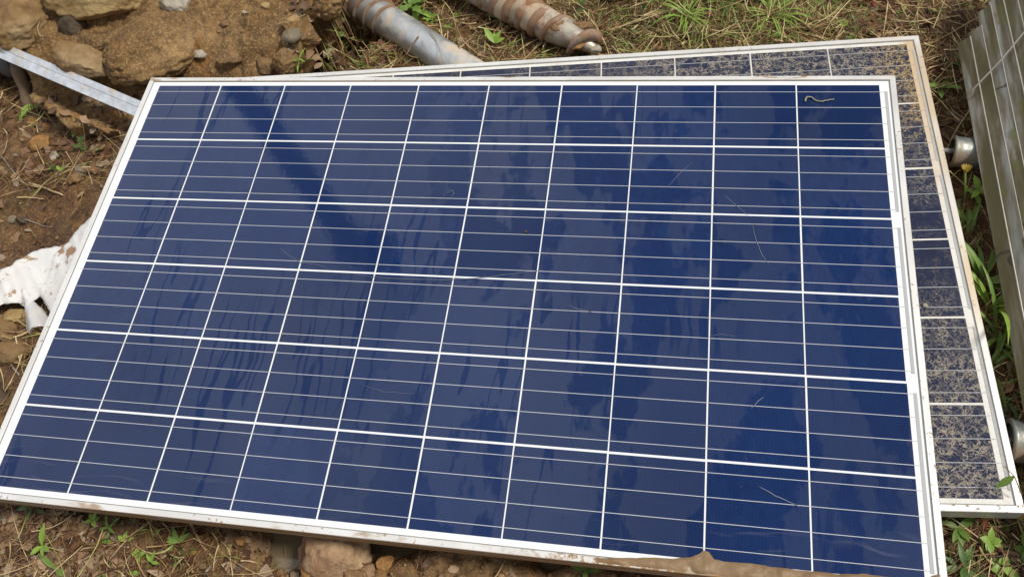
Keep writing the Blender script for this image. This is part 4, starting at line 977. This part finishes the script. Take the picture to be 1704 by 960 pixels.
# right
plant(1562, 152, 'jagged bright green leaf between lower panel and rail stack', 6, .036, .014, .014, leaf_green, 4, seed=50)
plant(1600, 118, 'narrow dark green weed beside the rail stack', 7, .03, .005, .02, leaf_dark, seed=51)
plant(1622, 330, 'bushy green weed below the upper pipe end', 9, .030, .012, .03, leaf_bright, seed=52)
plant(1640, 905, 'oval-leaved green weed below the lower panel corner', 6, .017, .010, .020, leaf_bright, seed=53, dirs=[2.9, .1, -.3, 1.4, -1.6, -2])
plant(1588, 882, 'hooked green weed below the panels near the upper panel corner', 5, .03, .009, .02, leaf_green, seed=54, dirs=[-1.5, 2.9, -1.1, .6, -2])
plant(1660, 948, 'yellow green broad-leaved weed at the bottom right edge', 6, .024, .014, .02, leaf_bright, seed=55)
plant(1702, 920, 'dark leafy weed at the lower right picture edge', 8, .028, .013, .02, leaf_green, seed=56)
plant(1600, 948, 'dark green weed at the bottom edge beside the upper panel corner', 8, .034, .010, .02, leaf_dark, seed=57)
plant(1690, 870, 'small yellowish weed tip below the lower panel corner', 3, .016, .007, .02, leaf_yellow, seed=58, dirs=[1.6, 1.2, 2])
plant(1632, 868, 'small red-leaved weed just under the lower panel edge', 4, .018, .007, .012, leaf_red, seed=59)

# grass tufts beside the stack
def tuft(u, v, label, n=10, L_=.10, w_=.004, mat=leaf_green, seed=0, up_=.7, dirs=None, group='grass tufts beside the rail stack'):
    rg = random.Random(seed); p = on(u, v); root = empty('grass_tuft', tuple(p), label, 'grass tuft', group); mb = MB()
    for i in range(n):
        a = dirs[i % len(dirs)] + rg.uniform(-.15, .15) if dirs else rg.uniform(0, 6.28); e = up_ * rg.uniform(.5, 1.3)
        mb.add(*leafblade((rg.uniform(-.008, .008), rg.uniform(-.008, .008), 0), (math.cos(a), math.sin(a), e), L_ * rg.uniform(.6, 1.15), w_ * rg.uniform(.7, 1.2), rg.uniform(.6, 1.6), 0, 9, .4))
    mb.build('blades', mat, root, True)
tuft(1612, 385, 'tuft of broad upright blades just below the yellow flower head', 9, .09, .007, leaf_green, 1, dirs=[1.5, 1.7, 2.2, 1.2])
tuft(1632, 470, 'dark tuft halfway along the stack leaning on its rails', 16, .12, .007, leaf_green, 2, 1.0)
tuft(1648, 520, 'big bright tuft whose long blades cross the lowest rails', 15, .19, .008, leaf_bright, 3, 1.7, dirs=[.9, .5, .15, -.2, .7, -.5, 2.4, -2])
tuft(1656, 565, 'arching tuft under the big bright one', 15, .15, .007, leaf_green, 4, 1.2)
tuft(1645, 615, 'shaded tuft near the lower half of the muddy panel', 15, .12, .006, leaf_green, 5, .9)
tuft(1675, 660, 'low tuft just above the lower pipe', 8, .08, .005, leaf_dark, 6, .5)
tuft(1608, 210, 'thin pale tuft above the upper pipe end', 6, .05, .003, leaf_green, 7, .5)
gg = 'grass tufts behind the lower panel'
for u, v, lb, n_, l_, mt, sd in ((1140, 30, 'bright tuft of fine grass behind the middle of the lower panel', 34, .085, leaf_bright, 11), (1165, 62, 'short tuft of fine grass close to the lower panel frame', 22, .055, leaf_green, 12),
        (1205, 8, 'fine grass tuft at the top edge between the two big bright ones', 22, .08, leaf_green, 13), (1285, 28, 'large bright tuft of fine grass right of the middle', 38, .095, leaf_bright, 14),
        (1310, 58, 'small yellow green tuft beside the frame under the large one', 18, .05, leaf_bright, 15), (1235, 72, 'low leafy tuft touching the frame of the lower panel', 18, .055, leaf_bright, 16),
        (1350, -6, 'grass tuft cut by the top edge above the round leaf', 22, .08, leaf_green, 17), (1050, 66, 'sparse green tuft beside the tip of the muddy screw', 12, .06, leaf_green, 18), (960, 45, 'short tuft right against the muddy screw', 14, .05, leaf_green, 19),
        (905, 92, 'tiny tuft between the muddy screw and the panel frame', 12, .045, leaf_green, 20), (590, 62, 'thin tuft in the shade left of the clean screw', 10, .05, leaf_green, 21), (1100, -10, 'grass tuft at the top edge left of the bright ones', 24, .09, leaf_bright, 22)):
    tuft(u, v, lb, n_, l_, .0024, mt, sd, .9, None, gg)
p = on(1600, 345); root = empty('flower', tuple(p), 'yellow wilted flower head on a green stalk below the upper pipe', 'flower'); q = Vector(at(1606, 288, -.05)) - p
V, Fc = tube([Vector((0, 0, 0)), q * .5 + Vector((.003, 0, 0)), q], .0022, 6); mesh('stalk', V, Fc, leaf_green, root); mb = MB()
for k in range(9): mb.add(*leafblade(q, (math.cos(k * .7) * .5, math.sin(k * .7) * .5 + .5, .8), .018, .006, .3))
mb.build('petals', leaf_yellow, root, True)

# sprig on the lower panel
p = Vector(at(1700, 822, -.03)); root = empty('leaf_sprig', tuple(p), 'thin stalk with one long leaf lying over the lower panel corner', 'leaf sprig')
q1 = Vector(at(1688, 792, -.005)) - p; q2 = Vector(at(1672, 776, -.02)) - p; V, Fc = tube([Vector((0, 0, 0)), q1, q2], [.0012, .001, .0006], 6); mesh('stalk', V, Fc, stem_m, root)
V, Fc = leafblade(q1, (Vector(at(1665, 806, -.018)) - p - q1), .034, .011, .1); mesh('leaf', V, Fc, leaf_green, root)

# ------------------------------------------------------------------ twigs one can single out
def twig(pix, r, mat, label, lift=.004, name='twig', cat='twig', z=None, fork=None):
    pts = []
    for u, v in pix:
        pts.append(Vector(at(u, v, z)) if z is not None else on(u, v, lift))
    fine = []
    for i in range(len(pts) - 1):
        for k in range(4): fine.append(pts[i].lerp(pts[i + 1], k / 4) + Vector((random.uniform(-1, 1), random.uniform(-1, 1), random.uniform(-.5, .5))) * .0009)
    fine.append(pts[-1]); n = len(fine); V, Fc = tube(fine, [r * (1 - .45 * i / n) for i in range(n)], 7)
    mb = MB(); mb.add(V, Fc)
    if fork:
        f = [on(u, v, lift + r) if z is None else Vector(at(u, v, z)) for u, v in fork]; V, Fc = tube(f, [r * .8, r * .6, r * .4][:len(f)], 6); mb.add(V, Fc)
    ob = mb.build(name, mat, None, True); return tag(ob, label, cat)
twig([(315, 865), (325, 885), (340, 912), (359, 932)], .0028, twig_pale, 'thick pale straw stalk leaning from the front frame onto soil')
twig([(363, 880), (373, 900), (382, 920), (387, 958)], .0020, twig_pale, 'forked pale twig standing on the bare soil in front', fork=[(356, 890), (374, 905), (383, 916)])
twig([(232, 862), (225, 890), (217, 925), (208, 965)], .0028, twig_bark if False else twig_m, 'long dark brown stick running down from the front frame')
twig([(-30, 870), (30, 862), (75, 852), (118, 846)], .0032, twig_m, 'dark stick lying along the leaves at the front left corner')
twig([(126, 850), (122, 880), (114, 915)], .0018, twig_grey, 'thin grey stem upright among dead leaves at the front left')
twig([(45, 898), (54, 915), (63, 936)], .0020, twig_grey, 'short grey stem among the dead leaves at the far left')
twig([(270, 868), (282, 882), (292, 896)], .0018, twig_pale, 'short pale stem under the front frame left of the thick stalk')
twig([(340, 955), (352, 940), (362, 930)], .0028, twig_grey, 'broken grey stick end at the foot of the thick straw stalk')
twig([(65, 952), (100, 935), (140, 912), (190, 905), (215, 910)], .0016, twig_pale, 'long curved straw arching over the front left litter')
twig([(0, 258), (25, 290), (52, 318)], .0020, twig_grey, 'thin grey stick pointing down the mud at the left edge')
twig([(48, 305), (75, 313), (105, 325)], .0034, twig_pale, 'split pale bamboo chip on the mud above the sack')
twig([(28, 328), (50, 329), (72, 331)], .0022, twig_pale, 'short tan chip below the split bamboo chip')
twig([(20, 362), (45, 366), (70, 376), (86, 378)], .0014, twig_grey, 'bent grey root lying over the dark wet stone')
twig([(0, 538), (12, 520), (30, 505), (52, 505)], .0016, twig_pale, 'curved pale root below the white sack')
twig([(0, 572), (18, 560), (42, 548)], .0020, twig_grey, 'grey twig resting on the brown stones')
twig([(0, 586), (15, 602), (32, 624)], .0024, twig_grey, 'pale grey twig between stones and the frame')
twig([(532, 68), (560, 84), (587, 97)], .0020, twig_pale, 'straight straw in the hollow left of the clean screw')
twig([(546, 68), (538, 84), (528, 97)], .0016, twig_pale, 'short straw crossing the straight straw in the hollow')
twig([(696, 62), (684, 78), (676, 92)], .0026, twig_m, 'dark twig leaning on the clean ground screw', z=-.07)
twig([(716, 52), (728, 72), (738, 105)], .0016, twig_grey, 'thin bent stem lying over the clean screw', z=-.072)
twig([(762, 76), (768, 90), (773, 104)], .0018, twig_m, 'short brown twig on the screw next to the panel edge', z=-.085)
twig([(634, 80), (645, 95), (656, 110)], .0018, twig_pale, 'pale straw below the clean screw beside the panel')
twig([(930, 12), (972, 20), (1040, 14), (1110, 15)], .0016, twig_pale, 'long tan straw right of the muddy screw')
twig([(1000, 60), (1060, 52), (1096, 38), (1100, 0)], .0018, twig_pale, 'branched tan stem behind the lower panel', fork=[(1096, 38), (1070, 30), (1052, 18)])
twig([(1190, 76), (1204, 50), (1215, 20)], .0018, twig_pale, 'slanting straw behind the middle of the lower panel')
twig([(1560, 190), (1585, 196), (1612, 202)], .0034, twig_m, 'thick brown stick above the upper pipe end')
twig([(1545, 178), (1570, 168), (1592, 162)], .0018, twig_pale, 'thin pale stem by the lower panel frame')
twig([(1602, 205), (1606, 222), (1608, 232)], .0014, twig_pale, 'short stem standing over the upper pipe end')
twig([(1568, 222), (1580, 234), (1592, 240)], .0045, twig_m, 'brown stick end poking at the upper pipe')
twig([(1665, 860), (1690, 868), (1720, 880)], .0026, twig_grey, 'grey stalk below the lower panel corner')
twig([(1600, 930), (1615, 945), (1628, 965)], .0024, twig_pale, 'pale curved stalk at the bottom right')
twig([(1650, 905), (1652, 925), (1653, 950)], .0030, twig_pale, 'thick upright straw at the bottom right')
# curled bit on the glass
twig([(1340, 169), (1341, 164), (1345, 161), (1351, 163), (1357, 168), (1368, 169), (1378, 167), (1388, 165)], .0017, twig_grey, 'curled dry grey stem lying on the upper panel glass', z=.0022, name='dry_stem', cat='dry stem')
rock('mud_crumb', 875, 386, (.004, .003, .0025), rk_dark, 'small dark crumb on the glass near the panel middle', 'crumb', 61, loc=Vector(at(875, 386, .001)), sub=3)
rock('mud_crumb', 138, 683, (.0035, .002, .002), rk_dark, 'small grey crumb on a grid line at the lower left glass', 'crumb', 62, loc=Vector(at(138, 683, .001)), sub=3)
rock('mud_crumb', 1539, 508, (.005, .005, .004), rk_pale, 'pale crumb on the mud-crusted lower panel', 'crumb', 63, loc=Vector(at(1539, 508, -.042)), sub=3)
# white scrap at the top
ol = [at(u, v, -.11)[:2] for u, v in [(985, -30), (1000, 2), (1012, 4), (1028, 3), (1045, -4), (1060, -40)]]
ob = cloth('plastic_scrap', ol, sm, lambda x, y: -.105 + 0 * x, .004, 19, .006); tag(ob, 'white scrap at the top edge right of the muddy screw', 'plastic scrap')
